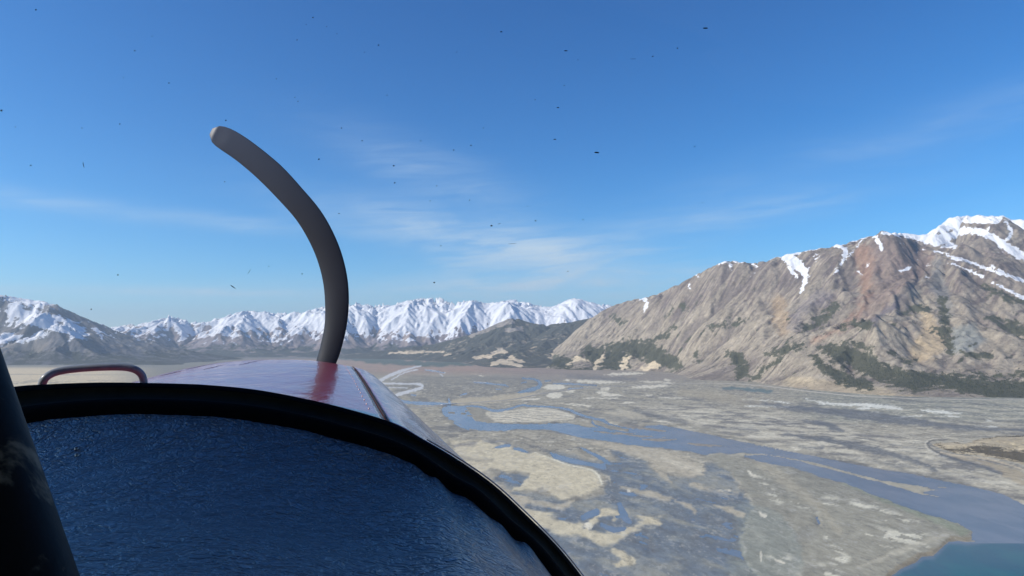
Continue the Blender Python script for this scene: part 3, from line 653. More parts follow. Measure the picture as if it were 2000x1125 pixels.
        for s_ in ([(1605, 680, 8), (1640, 690, 18), (1680, 705, 20), (1720, 725, 20), (1770, 745, 18), (1820, 752, 10)], [(1590, 700, 6), (1620, 725, 12), (1660, 745, 12), (1700, 755, 8)], [(1760, 730, 8), (1830, 742, 14), (1900, 752, 18), (1960, 762, 20), (2100, 770, 22)], [(1840, 585, 6), (1845, 620, 9), (1850, 660, 10), (1855, 690, 5)], [(1760, 612, 5), (1790, 603, 8), (1815, 602, 5)],
                   [(1930, 620, 5), (1960, 632, 9), (1990, 645, 14), (2050, 660, 16)], [(1925, 560, 6), (1960, 578, 9), (2000, 590, 8)], [(1880, 690, 4), (1910, 696, 6), (1935, 694, 4)], [(1500, 690, 5), (1550, 680, 8), (1570, 672, 5)], [(1640, 640, 4), (1680, 630, 8), (1700, 640, 6)], [(1575, 642, 8), (1600, 630, 10), (1630, 600, 8)], [(1530, 700, 3), (1500, 715, 5), (1470, 738, 5), (1460, 750, 4)],
                   [(1420, 690, 6), (1440, 700, 12), (1450, 725, 12), (1440, 742, 10)], [(1360, 690, 6), (1365, 705, 6)], [(1150, 690, 14), (1180, 700, 22), (1210, 705, 22)], [(1060, 700, 14), (1110, 712, 12)], [(1230, 690, 10), (1260, 685, 18), (1290, 700, 20), (1320, 712, 14)], [(1270, 665, 4), (1300, 655, 6), (1320, 640, 3)], [(1190, 680, 10), (1240, 675, 14)], [(1300, 620, 2), (1320, 600, 3), (1340, 600, 3)], [(1200, 620, 5), (1215, 628, 5)],
                   [(1390, 640, 3), (1430, 632, 5), (1455, 625, 2)], [(1740, 690, 3), (1780, 712, 3)], [(1900, 730, 4), (1960, 735, 5), (2000, 730, 6)], [(1650, 668, 4), (1700, 680, 5)], [(1110, 725, 6), (1180, 722, 5)]):
            veg = np.maximum(veg, np.clip(q.stroke(s_) / 15.0, -1, .7))
        scr = sst(dn + .5 * n1, .35, .6) * sst(z, 900, 500) * sst(z, 40, 160); veg = np.maximum(veg, -.62 + scr * .5 + .25 * n1)
        veg = veg + .45 * fbm(x / 55, y / 110, 4, 14) + .25 * dn
        # pale bluffs keep clear of the trees
        for s_ in ([(1110, 712, 3), (1130, 700, 5), (1145, 705, 3)], [(1160, 722, 3), (1172, 705, 5), (1178, 695, 2)], [(1215, 722, 5), (1222, 705, 6), (1230, 695, 2)], [(1260, 720, 5), (1275, 712, 7), (1283, 716, 5)]):
            k = q.stroke(s_) / 4.0; veg = np.where(k > -.5, np.minimum(veg, -k), veg); col = over(col, sst(k, -.3, .5), L(194, 180, 154))
        sp_ = Paint(px, py, 4, 45, 0.10); snow = np.full(len(x), -1.2)
        for s_ in ([(1500, 506, 2), (1530, 498, 4), (1560, 492, 4)], [(1532, 500, 7), (1545, 508, 11), (1560, 520, 9), (1572, 532, 6), (1574, 545, 5), (1568, 560, 3), (1562, 572, 1)], [(1540, 520, 3), (1555, 540, 3)], [(1560, 490, 2), (1620, 481, 2), (1665, 470, 2.5), (1700, 460, 2.5)], [(1640, 480, 3), (1652, 490, 4), (1648, 505, 4), (1640, 520, 2), (1625, 535, 1)], [(1685, 468, 2), (1665, 490, 2), (1640, 522, 1.5)],
                   [(1705, 458, 3), (1718, 475, 4), (1722, 487, 3)], [(1725, 455, 3), (1760, 456, 6), (1800, 464, 9), (1840, 474, 9), (1865, 482, 5)], [(1820, 460, 6), (1850, 465, 9), (1880, 450, 8), (1920, 455, 7), (1950, 470, 7), (1980, 490, 8), (2010, 505, 9), (2100, 530, 8)], [(1812, 452, 3), (1845, 436, 6), (1872, 426, 9), (1910, 428, 8), (1950, 430, 7)], [(1850, 500, 3), (1900, 515, 3), (1950, 532, 3), (2000, 548, 4), (2050, 560, 3)], [(1860, 515, 2), (1890, 527, 2), (1920, 540, 2)], [(1935, 518, 2), (1965, 535, 3), (1995, 545, 3)],
                   [(1938, 552, 2), (1975, 570, 3), (2000, 582, 2)], [(1760, 530, 3), (1778, 523, 3)], [(1676, 530, 1.5), (1682, 536, 1.5)], [(1240, 583, 2), (1258, 583, 4), (1262, 595, 3), (1258, 610, 2)], [(1380, 522, 1.5), (1420, 509, 2.5), (1450, 512, 2)], [(1425, 515, 2), (1428, 525, 2)], [(1360, 535, 1.5), (1366, 545, 1)], [(1345, 556, 1), (1350, 566, 1)], [(1470, 515, 1.5), (1478, 522, 2)], [(1965, 434, 2), (1975, 455, 5), (1965, 470, 4)], [(1800, 486, 1), (1850, 495, 2)], [(1808, 543, 1.5), (1812, 540, 1.5)]):
            snow = np.maximum(snow, np.clip(sp_.stroke(s_) / 5.0 + .02 + .5 * dn + .3 * d2, -1.2, .38))
        snow = np.maximum(snow, np.minimum((z - 2150) / 260 + .4 * n1 - .15, .8)); snow = np.maximum(snow, np.where(z > 1300, -.62 + (z - 1300) / 3000 - .5 * acc, -2)) - .1 * np.clip(cur, -2, 2)
        return {'col': col, 'veg': veg, 'snow': snow}
    mat = terrain_mat("mountain_rock", 0.02, 22.0)
    return heightfield("mountain", (-200, 9800), (4300, 14600), 12.5, c, 850, 72, mat, paint, extra=facets, despike=3, octv=6, seed=3, fade_h=260, gain=0.52, frac=7, zmin=-15, sil=[q[:2] for q in crest] + [(1820, 447), (1840, 433), (1872, 420), (1900, 421), (1930, 421), (1958, 421), (1980, 428), (2020, 431), (2100, 440), (2200, 450)])


def left_mountain():
    foot = [(-350, 700), (-200, 703), (-60, 706), (60, 708), (150, 714), (250, 713), (300, 716), (360, 712), (420, 706), (470, 702)]
    c = [G(*f) for f in foot]
    for (x, y, z) in list(c): c.append((x + 350, y - 700, -90)); c.append((x + 900, y - 1700, -200))
    crest = [(-420, 560, 14500), (-200, 555, 14500), (-60, 562, 14400), (0, 575, 14400), (40, 582, 14500), (75, 586, 14600), (110, 594, 14700), (130, 603, 14700), (170, 622, 14900), (200, 633, 15100), (230, 646, 15300), (262, 658, 15500), (290, 662, 15700), (330, 675, 15900), (380, 685, 16200), (430, 694, 16600), (470, 700, 17200)]
    c += [at(*q) for q in crest]
    for px, py, Y in crest: x, y, z = at(px, py, Y); c.append((x - 300, y + 1200, z * .55)); c.append((x - 500, y + 2600, 0))
    c += [at(*q) for q in [(0, 645, 13300), (60, 640, 13500), (110, 645, 13400), (160, 650, 13700), (100, 680, 12500), (30, 685, 12450), (200, 680, 13300), (260, 690, 13800), (150, 700, 12350), (-100, 650, 13000), (-250, 640, 13000), (320, 696, 14200), (85, 640, 13000), (125, 660, 12900), (50, 662, 13100)]]

    def paint(x, y, z, px, py, acc, sl_, cur, gx, gy):
        n1 = fbm(x / 300, y / 300, 5, 17); n2 = fbm(x / 1100, y / 1100, 4, 18)
        col = np.tile(L(100, 97, 97), (len(x), 1)); col = over(col, sst(n1 + n2, -.1, .6) * .7, L(104, 104, 104)); col = over(col, sst(-n1 + n2, .1, .6) * .5, L(140, 130, 118))  # shade put into the rock colour: darkened here, blued below
        east = np.clip(-gx * 1.3 + .1, -1, 1)
        snow = (z - 820) / 1100 + .45 * n2 + .5 * n1 - cur * .05 - .12
        p = Paint(px, py, 6, 55, .06)
        for s_ in ([(30, 610, 12), (80, 625, 16), (130, 645, 8), (170, 662, 4)], [(80, 650, 6), (60, 660, 6)], [(110, 620, 8), (150, 640, 10), (168, 655, 6)], [(185, 642, 4), (200, 660, 4)], [(0, 660, 10), (40, 660, 10)]):
            snow = np.maximum(snow, np.clip(p.stroke(s_) / 10 + .45 * n1 - .1, -1.5, .45)); col = col * np.array([[.955, 1.0, 1.07]]) if s_[0][0] == 30 else col
        snow = np.where(z < 330, np.minimum(snow, -.35 + .5 * n1), snow)
        veg = -1 + sst(z, 420, 120) * 1.15 + .3 * n2
        return {'col': col, 'veg': veg, 'snow': snow}
    mat = terrain_mat("shade_tinted_rock", 0.012, 16.0, vegc=(.05, .055, .045))
    heightfield("mountain", (-16500, -3500), (9500, 19500), 24, c, 1500, 105, mat, paint, octv=6, seed=13, fade_h=350, gain=.54, frac=20, sil=[q[:2] for q in crest])


def far_range():
    foot = [(-300, 688), (0, 690), (200, 692), (350, 695), (420, 697), (500, 696), (600, 695), (700, 693), (800, 690), (900, 688), (1000, 686), (1150, 684), (1350, 684)]
    c = [(at(px, py, 17000 + max(0, (px - 450)) * 5)[0], 17000 + max(0, (px - 450)) * 5, 0) for px, py in foot]
    for (x, y, z) in list(c): c.append((x, y - 1300, -160))
    crest = [(-350, 640, 23500), (-100, 640, 23500), (150, 648, 22500), (200, 643, 22000), (232, 636, 21500), (250, 633, 21300), (280, 631, 21200), (305, 624, 21000), (328, 617, 21000), (345, 618, 21100), (360, 624, 21400), (378, 629, 21800), (395, 629, 22500), (408, 626, 22500), (425, 622, 22400), (445, 614, 22300), (470, 608, 22200), (500, 606, 22200), (530, 610, 22400), (560, 610, 22800), (600, 608, 22600), (625, 599, 22200), (650, 596, 22300), (690, 592, 22300), (720, 594, 22600), (760, 594, 22800), (790, 589, 22600), (812, 581, 22500), (825, 584, 22400), (850, 579, 22500), (870, 586, 22600), (895, 590, 22700), (920, 584, 22600), (940, 588, 23000), (960, 592, 23500), (985, 585, 25000), (1010, 586, 25000), (1035, 591, 25000), (1060, 597, 24800), (1078, 600, 24600), (1095, 590, 24400), (1105, 585, 24300), (1122, 581, 24300), (1138, 583, 24300), (1150, 591, 24300), (1175, 592, 24300), (1200, 598, 24300), (1300, 602, 24300), (1450, 602, 24300)]
    c += [at(*q) for q in crest]
    for px, py, Y in crest[::2]: x, y, z = at(px, py, Y); c.append((x, y + 1700, z * .62)); c.append((x, y + 4000, z * .2))
    c += [at(*q) for q in [(395, 668, 19000), (330, 650, 19500), (280, 660, 19200), (480, 650, 19800), (560, 655, 19900), (660, 650, 20000), (740, 650, 20200), (820, 640, 20300), (860, 650, 20000), (920, 640, 20300), (1000, 640, 20500), (1050, 625, 21000), (1120, 630, 21000)]]

    def paint(x, y, z, px, py, acc, sl_, cur, gx, gy):
        n1 = fbm(x / 420, y / 420, 5, 27); n2 = fbm(x / 1500, y / 1500, 4, 28); n3 = fbm(x / 130, y / 260, 4, 29)
        col = np.tile(L(130, 122, 124), (len(x), 1)); col = over(col, sst(n1, -.1, .5) * .6, L(100, 98, 108))
        col = over(col, sst(-n1 + n2, .2, .6) * .5, L(160, 144, 132))
        snow = (z - 545) / 410 + .6 * n1 + .25 * n2 + .75 * n3 - np.clip(sl_ - .72, 0, 1) * .9 - np.clip(cur, -3, 3) * .03
        veg = sst(z, 520, 120) * 1.3 - .95 + .6 * n1
        return {'col': col, 'veg': veg, 'snow': np.clip(snow, -1.5, 1.2)}
    mat = terrain_mat("snowy_range_rock", 0.007, 30.0, vegc=(.07, .078, .072))
    heightfield("mountain", (-19500, 9000), (15500, 28500), 32, c, 2500, 235, mat, paint, octv=6, seed=23, fade_h=500, gain=.52, frac=34, sil=[q[:2] for q in crest])


def foothills():
    foot = [(700, 701), (760, 702), (820, 704), (900, 708), (940, 716), (1000, 719), (1050, 719), (1110, 722), (1200, 720)]
    c = [G(*f) for f in foot]
    for (x, y, z) in list(c): c.append((x - 60, y - 500, -45)); c.append((x - 100, y - 1500, -110))
    crest = [(640, 694, 18500), (700, 690, 18000), (760, 684, 17500), (800, 679, 17000), (850, 671, 16600), (900, 658, 16400), (940, 645, 16500), (965, 633, 16700), (990, 623, 16800), (1010, 621, 16800), (1030, 628, 16800), (1060, 634, 16600), (1100, 631, 16600), (1140, 624, 16600), (1180, 612, 16800), (1230, 603, 17200), (1300, 604, 17500)]
    c += [at(*q) for q in crest]
    for px, py, Y in crest: x, y, z = at(px, py, Y); c.append((x + 100, y + 1300, z * .5)); c.append((x + 200, y + 2600, -10))
    c += [at(*q) for q in [(880, 692, 14400), (940, 684, 14400), (960, 697, 12900), (1010, 702, 12000), (1060, 690, 12900), (1100, 700, 11800), (1140, 680, 13000), (1000, 670, 14700), (1100, 660, 14700), (1180, 650, 14700), (1050, 650, 15600), (1200, 690, 12300), (820, 692, 15800), (985, 690, 12700), (970, 708, 11600)]]

    def paint(x, y, z, px, py, acc, sl_, cur, gx, gy):
        n1 = fbm(x / 260, y / 260, 5, 37); n2 = fbm(x / 900, y / 900, 4, 38)
        col = np.tile(L(150, 140, 124), (len(x), 1)); col = over(col, sst(n1, 0, .5) * .5, L(120, 112, 108))
        veg = .42 + .35 * n2 - .25 * np.clip(cur, -2, 2) * .3 + .3 * n1
        p = Paint(px, py, 5, 65, .08)
        for s_ in ([(960, 712, 3), (980, 706, 5), (1005, 712, 4), (1020, 716, 2)], [(925, 700, 2), (945, 696, 4), (960, 696, 3)], [(962, 690, 3), (975, 684, 5), (990, 688, 3)], [(995, 700, 3), (1020, 706, 3)], [(1000, 697, 3), (1008, 699, 3)], [(870, 688, 1), (830, 687, 2.5), (760, 690, 2)], [(920, 655, 4), (950, 642, 6), (980, 630, 7), (1000, 627, 5)], [(990, 645, 4), (1020, 642, 4)], [(1075, 700, 3), (1090, 685, 4)], [(870, 694, 1.5), (880, 690, 1.5)], [(1035, 680, 1), (1045, 678, 1.5)], [(1085, 690, 4), (1110, 680, 3)]):
            k = p.stroke(s_) / 2.6 + .4 * n1; m_ = sst(k, -.3, .5); veg = np.where(k > -.8, np.minimum(veg, -k * .9), veg); col = over(col, m_, L(186, 172, 148) if s_[0][1] > 660 else L(138, 132, 124))
        snow = np.clip((z - 1050) / 260 + .5 * n1, -1.5, .8) - .2
        return {'col': col, 'veg': veg, 'snow': snow}
    mat = terrain_mat("forested_hill", 0.016, 9.0, vegc=(.074, .080, .068))
    heightfield("hill", (-5200, 5800), (9600, 20500), 20, c, 1000, 52, mat, paint, octv=5, seed=33, fade_h=160, zmin=-10, frac=8, sil=[q[:2] for q in crest])


def spit_hill():
    """low wooded hill at the right edge of the mud flats"""
    xs = np.arange(1380, 3300, 4.0); ys = np.arange(2150, 3300, 4.0); X, Y = np.meshgrid(xs, ys); x, y = X.ravel(), Y.ravel()
    px, py = proj(x, y, np.zeros_like(x)); p = Paint(px, py, 3, 75, .05)
    body = p.poly([(1812, 866), (1822, 862), (1850, 861), (1880, 862), (1905, 856), (1935, 851), (2000, 848), (2200, 850), (2200, 960), (2000, 912), (1960, 902), (1900, 893), (1870, 891), (1840, 881), (1820, 873)], 200)
    n = fbm(x / 60, y / 60, 5, 76); n2 = fbm(x / 200, y / 200, 3, 77)
    z = sst(body, 1, 22) * (15 + 8 * n2) + sst(body, 4, 30) * 9 * np.abs(n) + np.where(body > 0, .8 * n, 0) + np.clip(body, -30, 6) * .25 - .2
    z = z - 5 * sst(p.stroke([(1880, 862, 3), (1930, 872, 5), (1990, 885, 6)]), -4, 6)
    col = np.tile(L(176, 164, 138), (len(x), 1)); col = over(col, sst(n, 0, .5) * .5, L(140, 128, 108)); col = over(col, sst(body, 3, -1), L(140, 136, 124)); col = over(col, sst(np.abs(body - 1.0), 1.4, .5) * .8, L(96, 92, 84))
    vg = p.stroke([(1832, 870, 4), (1855, 880, 6), (1890, 884, 8), (1935, 886, 10), (2000, 898, 12), (2200, 930, 12)]) / 8
    vg = np.maximum(vg, p.stroke([(1825, 868, 3), (1850, 866, 2), (1870, 868, 2), (1882, 876, 3)]) / 4 - .2); vg = np.maximum(vg, p.stroke([(1905, 862, 1.5), (1940, 856, 3), (2000, 852, 5), (2200, 856, 5)]) / 5) - .3 + .6 * n
    V = np.stack([x, y, z], 1); Fc = grid_faces(*X.shape, keep=(z > -.6).reshape(X.shape)); at_ = {'col': col, 'veg': vg - .25, 'snow': np.full(len(x), -2.0)}
    V2, Fc, a2 = compact(V, Fc, at_)
    link("hill", make_mesh("hill", V2, Fc, terrain_mat("grassy_hill", .08, 1.5, False, (.10, .092, .07)), a2), None, kind='structure')
    rnd = np.random.RandomState(8); pr = sst(vg, -.25, .35); cand = rnd.randint(0, len(x), 26000); cand = cand[(rnd.rand(len(cand)) < pr[cand]) & (body[cand] > 2)][:3800]
    pos = np.stack([x[cand] + rnd.uniform(-2, 2, len(cand)), y[cand] + rnd.uniform(-2, 2, len(cand)), z[cand] - .2], 1)
    trees("shrubs", pos, rnd.uniform(2.0, 5.0, len(pos)), .42, "leafless_brush", (.085, .078, .060), "dark grey brush covering the low hill at the right edge of the mud flats", "brush")


def trees(name, pos, hgt, wide, mname, colr, label, cat):
    """many small conifers or bushes as one mesh: two ragged tiers each"""
    rnd = np.random.RandomState(3); n = len(pos); Vs, Fs = [], []; k = 5
    for (z0, z1, r) in ((0.05, .62, 1.0), (.38, 1.0, .68)):
        a = rnd.uniform(0, 6.28, (n, 1)) + np.arange(k)[None] * 2 * math.pi / k; rr = hgt[:, None] * wide * r * rnd.uniform(.6, 1.15, (n, k)) * .5
        ring = np.stack([pos[:, 0:1] + np.cos(a) * rr, pos[:, 1:2] + np.sin(a) * rr, pos[:, 2:3] + hgt[:, None] * (z0 + rnd.uniform(-.05, .08, (n, k)))], -1)
        tip = np.stack([pos[:, 0], pos[:, 1], pos[:, 2] + hgt * z1], -1)[:, None]
        blk = np.concatenate([ring, tip], 1); base = sum(len(v) for v in Vs)
        Vs.append(blk.reshape(-1, 3)); i0 = base + np.arange(n)[:, None] * (k + 1); j = np.arange(k)[None]
        Fs.append(np.stack([i0 + j, i0 + (j + 1) % k, np.broadcast_to(i0 + k, (n, k))], -1).reshape(-1, 3))
    m, g, b = mat_new(mname); tc = g.n('ShaderNodeTexCoord').outputs['Object']
    nn = g.noise(tc, .03, 4, .7)
    g.put(b.inputs['Base Color'], g.mix(nn, (*[v * .6 for v in colr], 1), (*[v * 1.5 for v in colr], 1))); b.inputs['Roughness'].default_value = .9; b.inputs['Specular IOR Level'].default_value = .1
    link(name, make_mesh(name, np.concatenate(Vs), np.concatenate(Fs), m, None, False), None, kind='stuff', label=label, category=cat)


def mountain_forest(X, Y, Z, at_):
    rnd = np.random.RandomState(5); x, y, z = X.ravel(), Y.ravel(), Z.ravel(); veg = at_['veg']
    n = fbm(x / 50, y / 50, 4, 91); pr = (sst(veg + .5 * n, -.25, .55) + .010 * sst(z, 900, 500)) * (z > 3) * (y < 11500)
    px, py = proj(x, y, z); pr = pr * (px < 2080) * (px > 1050)
    cand = rnd.randint(0, len(x), 420000); cand = cand[rnd.rand(len(cand)) < pr[cand]][:52000]
    step = 12.5; jx = rnd.uniform(0, 1, len(cand)); jy = rnd.uniform(0, 1, len(cand)); nx = X.shape[1]
    c2 = np.minimum(cand, len(x) - nx - 2)
    zz = z[c2] * (1 - jx) * (1 - jy) + z[c2 + 1] * jx * (1 - jy) + z[c2 + nx] * (1 - jx) * jy + z[c2 + nx + 1] * jx * jy
    pos = np.stack([x[c2] + jx * step, y[c2] + jy * step, zz - .5], 1)
    trees("forest", pos, rnd.uniform(5, 13, len(pos)), .6, "spruce_needles", (.052, .062, .042), "dark spruce forest spread over the lower slopes of the brown mountain", "forest")


# ------------------------------------------------------------------ road and bridge
def simple_mat(name, colr, rough=.6, metal=0.0, spec=.5, nscale=None, namp=.3, bump=None):
    m, g, b = mat_new(name); b.inputs['Roughness'].default_value = rough; b.inputs['Metallic'].default_value = metal; b.inputs['Specular IOR Level'].default_value = spec
    if nscale:
        tc = g.n('ShaderNodeTexCoord').outputs['Object']; n = g.noise(tc, nscale, 5, .6)
        g.put(b.inputs['Base Color'], g.mix(n, (*[v * (1 - namp) for v in colr], 1), (*[min(1, v * (1 + namp)) for v in colr], 1)))
        if bump: g.put(b.inputs['Normal'], g.bump(g.noise(tc, bump[0], 4, .6), bump[1], bump[2]))
    else: b.inputs['Base Color'].default_value = (*colr, 1)
    return m


def road_and_bridge():
    def strip(name, pxs, w, z, mat, skirt, n=160):
        c = catmull([Vector((*[float(v) for v in gpt(a, b_)], 0)) for a, b_ in pxs], n); V = []; 
        for i, q in enumerate(c):
            d = (c[min(i + 1, n - 1)] - c[max(i - 1, 0)]).normalized(); s = Vector((d.y, -d.x, 0))
            for off, zz in ((-w / 2 - skirt, -.5), (-w / 2, z), (w / 2, z), (w / 2 + skirt, -.5)):
                e = q + s * off; V.append((e.x, e.y, zz))
        link(name, make_mesh(name, V, grid_faces(n, 4), mat, None, False), None, kind='structure')
    gm = simple_mat("gravel_road", (.40, .37, .31), .9, nscale=.2, namp=.2)
    strip("road", [(700, 803), (740, 802), (795, 798), (830, 795), (863, 791.5)], 14, 4.0, gm, 12)
    strip("road", [(892, 789), (950, 785), (1000, 780.5), (1050, 771), (1100, 763), (1160, 757.5), (1250, 752.5), (1340, 749.5), (1420, 749.5), (1480, 753), (1540, 760), (1600, 767), (1660, 773), (1730, 777), (1810, 779.5), (1900, 781), (2000, 782), (2150, 787)], 16, 4.0, gm, 12, 300)
    a = Vector((*[float(v) for v in gpt(863, 791.5)], 0)); b = Vector((*[float(v) for v in gpt(892, 789)], 0))
    L_ = (b - a).length; root = bpy.data.objects.new("bridge", None); COL.objects.link(root); root.location = (a + b) / 2
    root.rotation_euler = (0, 0, math.atan2(b.y - a.y, b.x - a.x))
    root['label'] = "long low concrete road bridge crossing the blue river"; root['category'] = "bridge"
    cm = simple_mat("bridge_concrete", (.78, .77, .74), .8, nscale=.5, namp=.2); sm = simple_mat("bridge_steel", (.20, .21, .23), .5, .3, nscale=.5, namp=.2)
    def boxes(bl, name, mat):
        V, Fq = [], []
        for (x0, x1, y0, y1, z0, z1) in bl:
            k = len(V); V += [(x, y, z) for z in (z0, z1) for y in (y0, y1) for x in (x0, x1)]
            Fq += [[k + q for q in f] for f in ((0, 2, 3, 1), (4, 5, 7, 6), (0, 1, 5, 4), (2, 6, 7, 3), (0, 4, 6, 2), (1, 3, 7, 5))]
        return link(name, make_mesh(name, V, Fq, mat, None, False), root)
    boxes([(-L_ / 2 - 2, L_ / 2 + 2, -6, 6, 4.2, 5.2)], "deck", cm)
    boxes([(-L_ / 2, L_ / 2, s * 5 - .4, s * 5 + .4, 2.2, 4.197) for s in (-1, 0, 1)], "girder", sm)
    for s in (-1, 1):
        boxes([(-L_ / 2, L_ / 2, s * 5.7 - .15, s * 5.7 + .15, 6.1, 6.6)] + [(-L_ / 2 + i * L_ / 24 - .15, -L_ / 2 + i * L_ / 24 + .15, s * 5.7 - .12, s * 5.7 + .12, 5.2, 6.1) for i in range(25)], "railing", cm)
    for i in range(5):
        xx = -L_ / 2 + (i + .5) * L_ / 5; boxes([(xx - .9, xx + .9, -5.5, 5.5, -2, 2.197)], "pier", cm)
    for s in (-1, 1): boxes([(s * (L_ / 2 + 4) - 4, s * (L_ / 2 + 4) + 4, -7, 7, -1, 4.18)], "abutment", cm)


# ------------------------------------------------------------------ the aircraft
ROOT = bpy.data.objects.new("airplane", None); COL.objects.link(ROOT); RL = Vector((-0.2, 0.2, H - 1.1)); ROOT.location = RL
ROOT['label'] = "small single engine airplane seen from its cockpit, red glossy cowling and blue sheened glareshield"; ROOT['category'] = "airplane"


def part(name, V, Fc, mat, parent=None, smooth=True, sub=0, solid=0.0, attrs=None, **pr):
    V = np.array([tuple(v) for v in V], float) - np.array(RL)[None]
    o = link(name, make_mesh(name, V, Fc, mat, attrs, smooth), parent or ROOT, **pr)
    if solid: md = o.modifiers.new('solid', 'SOLIDIFY'); md.thickness = solid; md.offset = -1
    if sub: md = o.modifiers.new('sub', 'SUBSURF'); md.levels = md.render_levels = sub
    return o


def loft(name, rows, mat, parent=None, **k):
    V = [p for r in rows for p in r]; return part(name, V, grid_faces(len(rows), len(rows[0])), mat, parent, **k)


def tube(name, path, rad, mat, parent=None, n=14, **pr):
    path = [Vector(p) for p in path]; rad = rad if hasattr(rad, '__len__') else [rad] * len(path); V = []; up = Vector((0, 0, 1)); pn = None
    for i, p in enumerate(path):
        d = (path[min(i + 1, len(path) - 1)] - path[max(i - 1, 0)]).normalized()
        if pn is None: pn = d.cross(up if abs(d.z) < .9 else Vector((1, 0, 0))).normalized()
        pn = (pn - d * pn.dot(d)).normalized(); bn = d.cross(pn)
        V += [p + (pn * math.cos(2 * math.pi * j / n) + bn * math.sin(2 * math.pi * j / n)) * rad[i] for j in range(n)]
    F_ = [[i * n + j, i * n + (j + 1) % n, (i + 1) * n + (j + 1) % n, (i + 1) * n + j] for i in range(len(path) - 1) for j in range(n)]
    k = len(V); V += [path[0], path[-1]]
    F_ += [[k, (j + 1) % n, j, j] for j in range(0)] 
    o = part(name, V, F_, mat, parent, **pr); return o


O_PX = [(-420, 900), (-200, 812), (-80, 775), (20, 756), (100, 750), (200, 747), (300, 748), (400, 751.5), (500, 761), (600, 779.5), (684, 800), (765, 825), (828, 859), (896, 899), (963, 946), (1022, 1000), (1086, 1064), (1136, 1125), (1210, 1225), (1290, 1350), (1380, 1520)]
I_PX = [(-420, 985), (-200, 885), (-80, 850), (20, 818), (100, 803), (200, 794), (300, 792), (400, 797), (500, 807), (600, 826), (684, 848), (765, 873), (824, 900), (880, 940), (930, 966), (980, 1014), (1040, 1062), (1090, 1123), (1160, 1225), (1240, 1350), (1330, 1520)]
RIM_D = .82


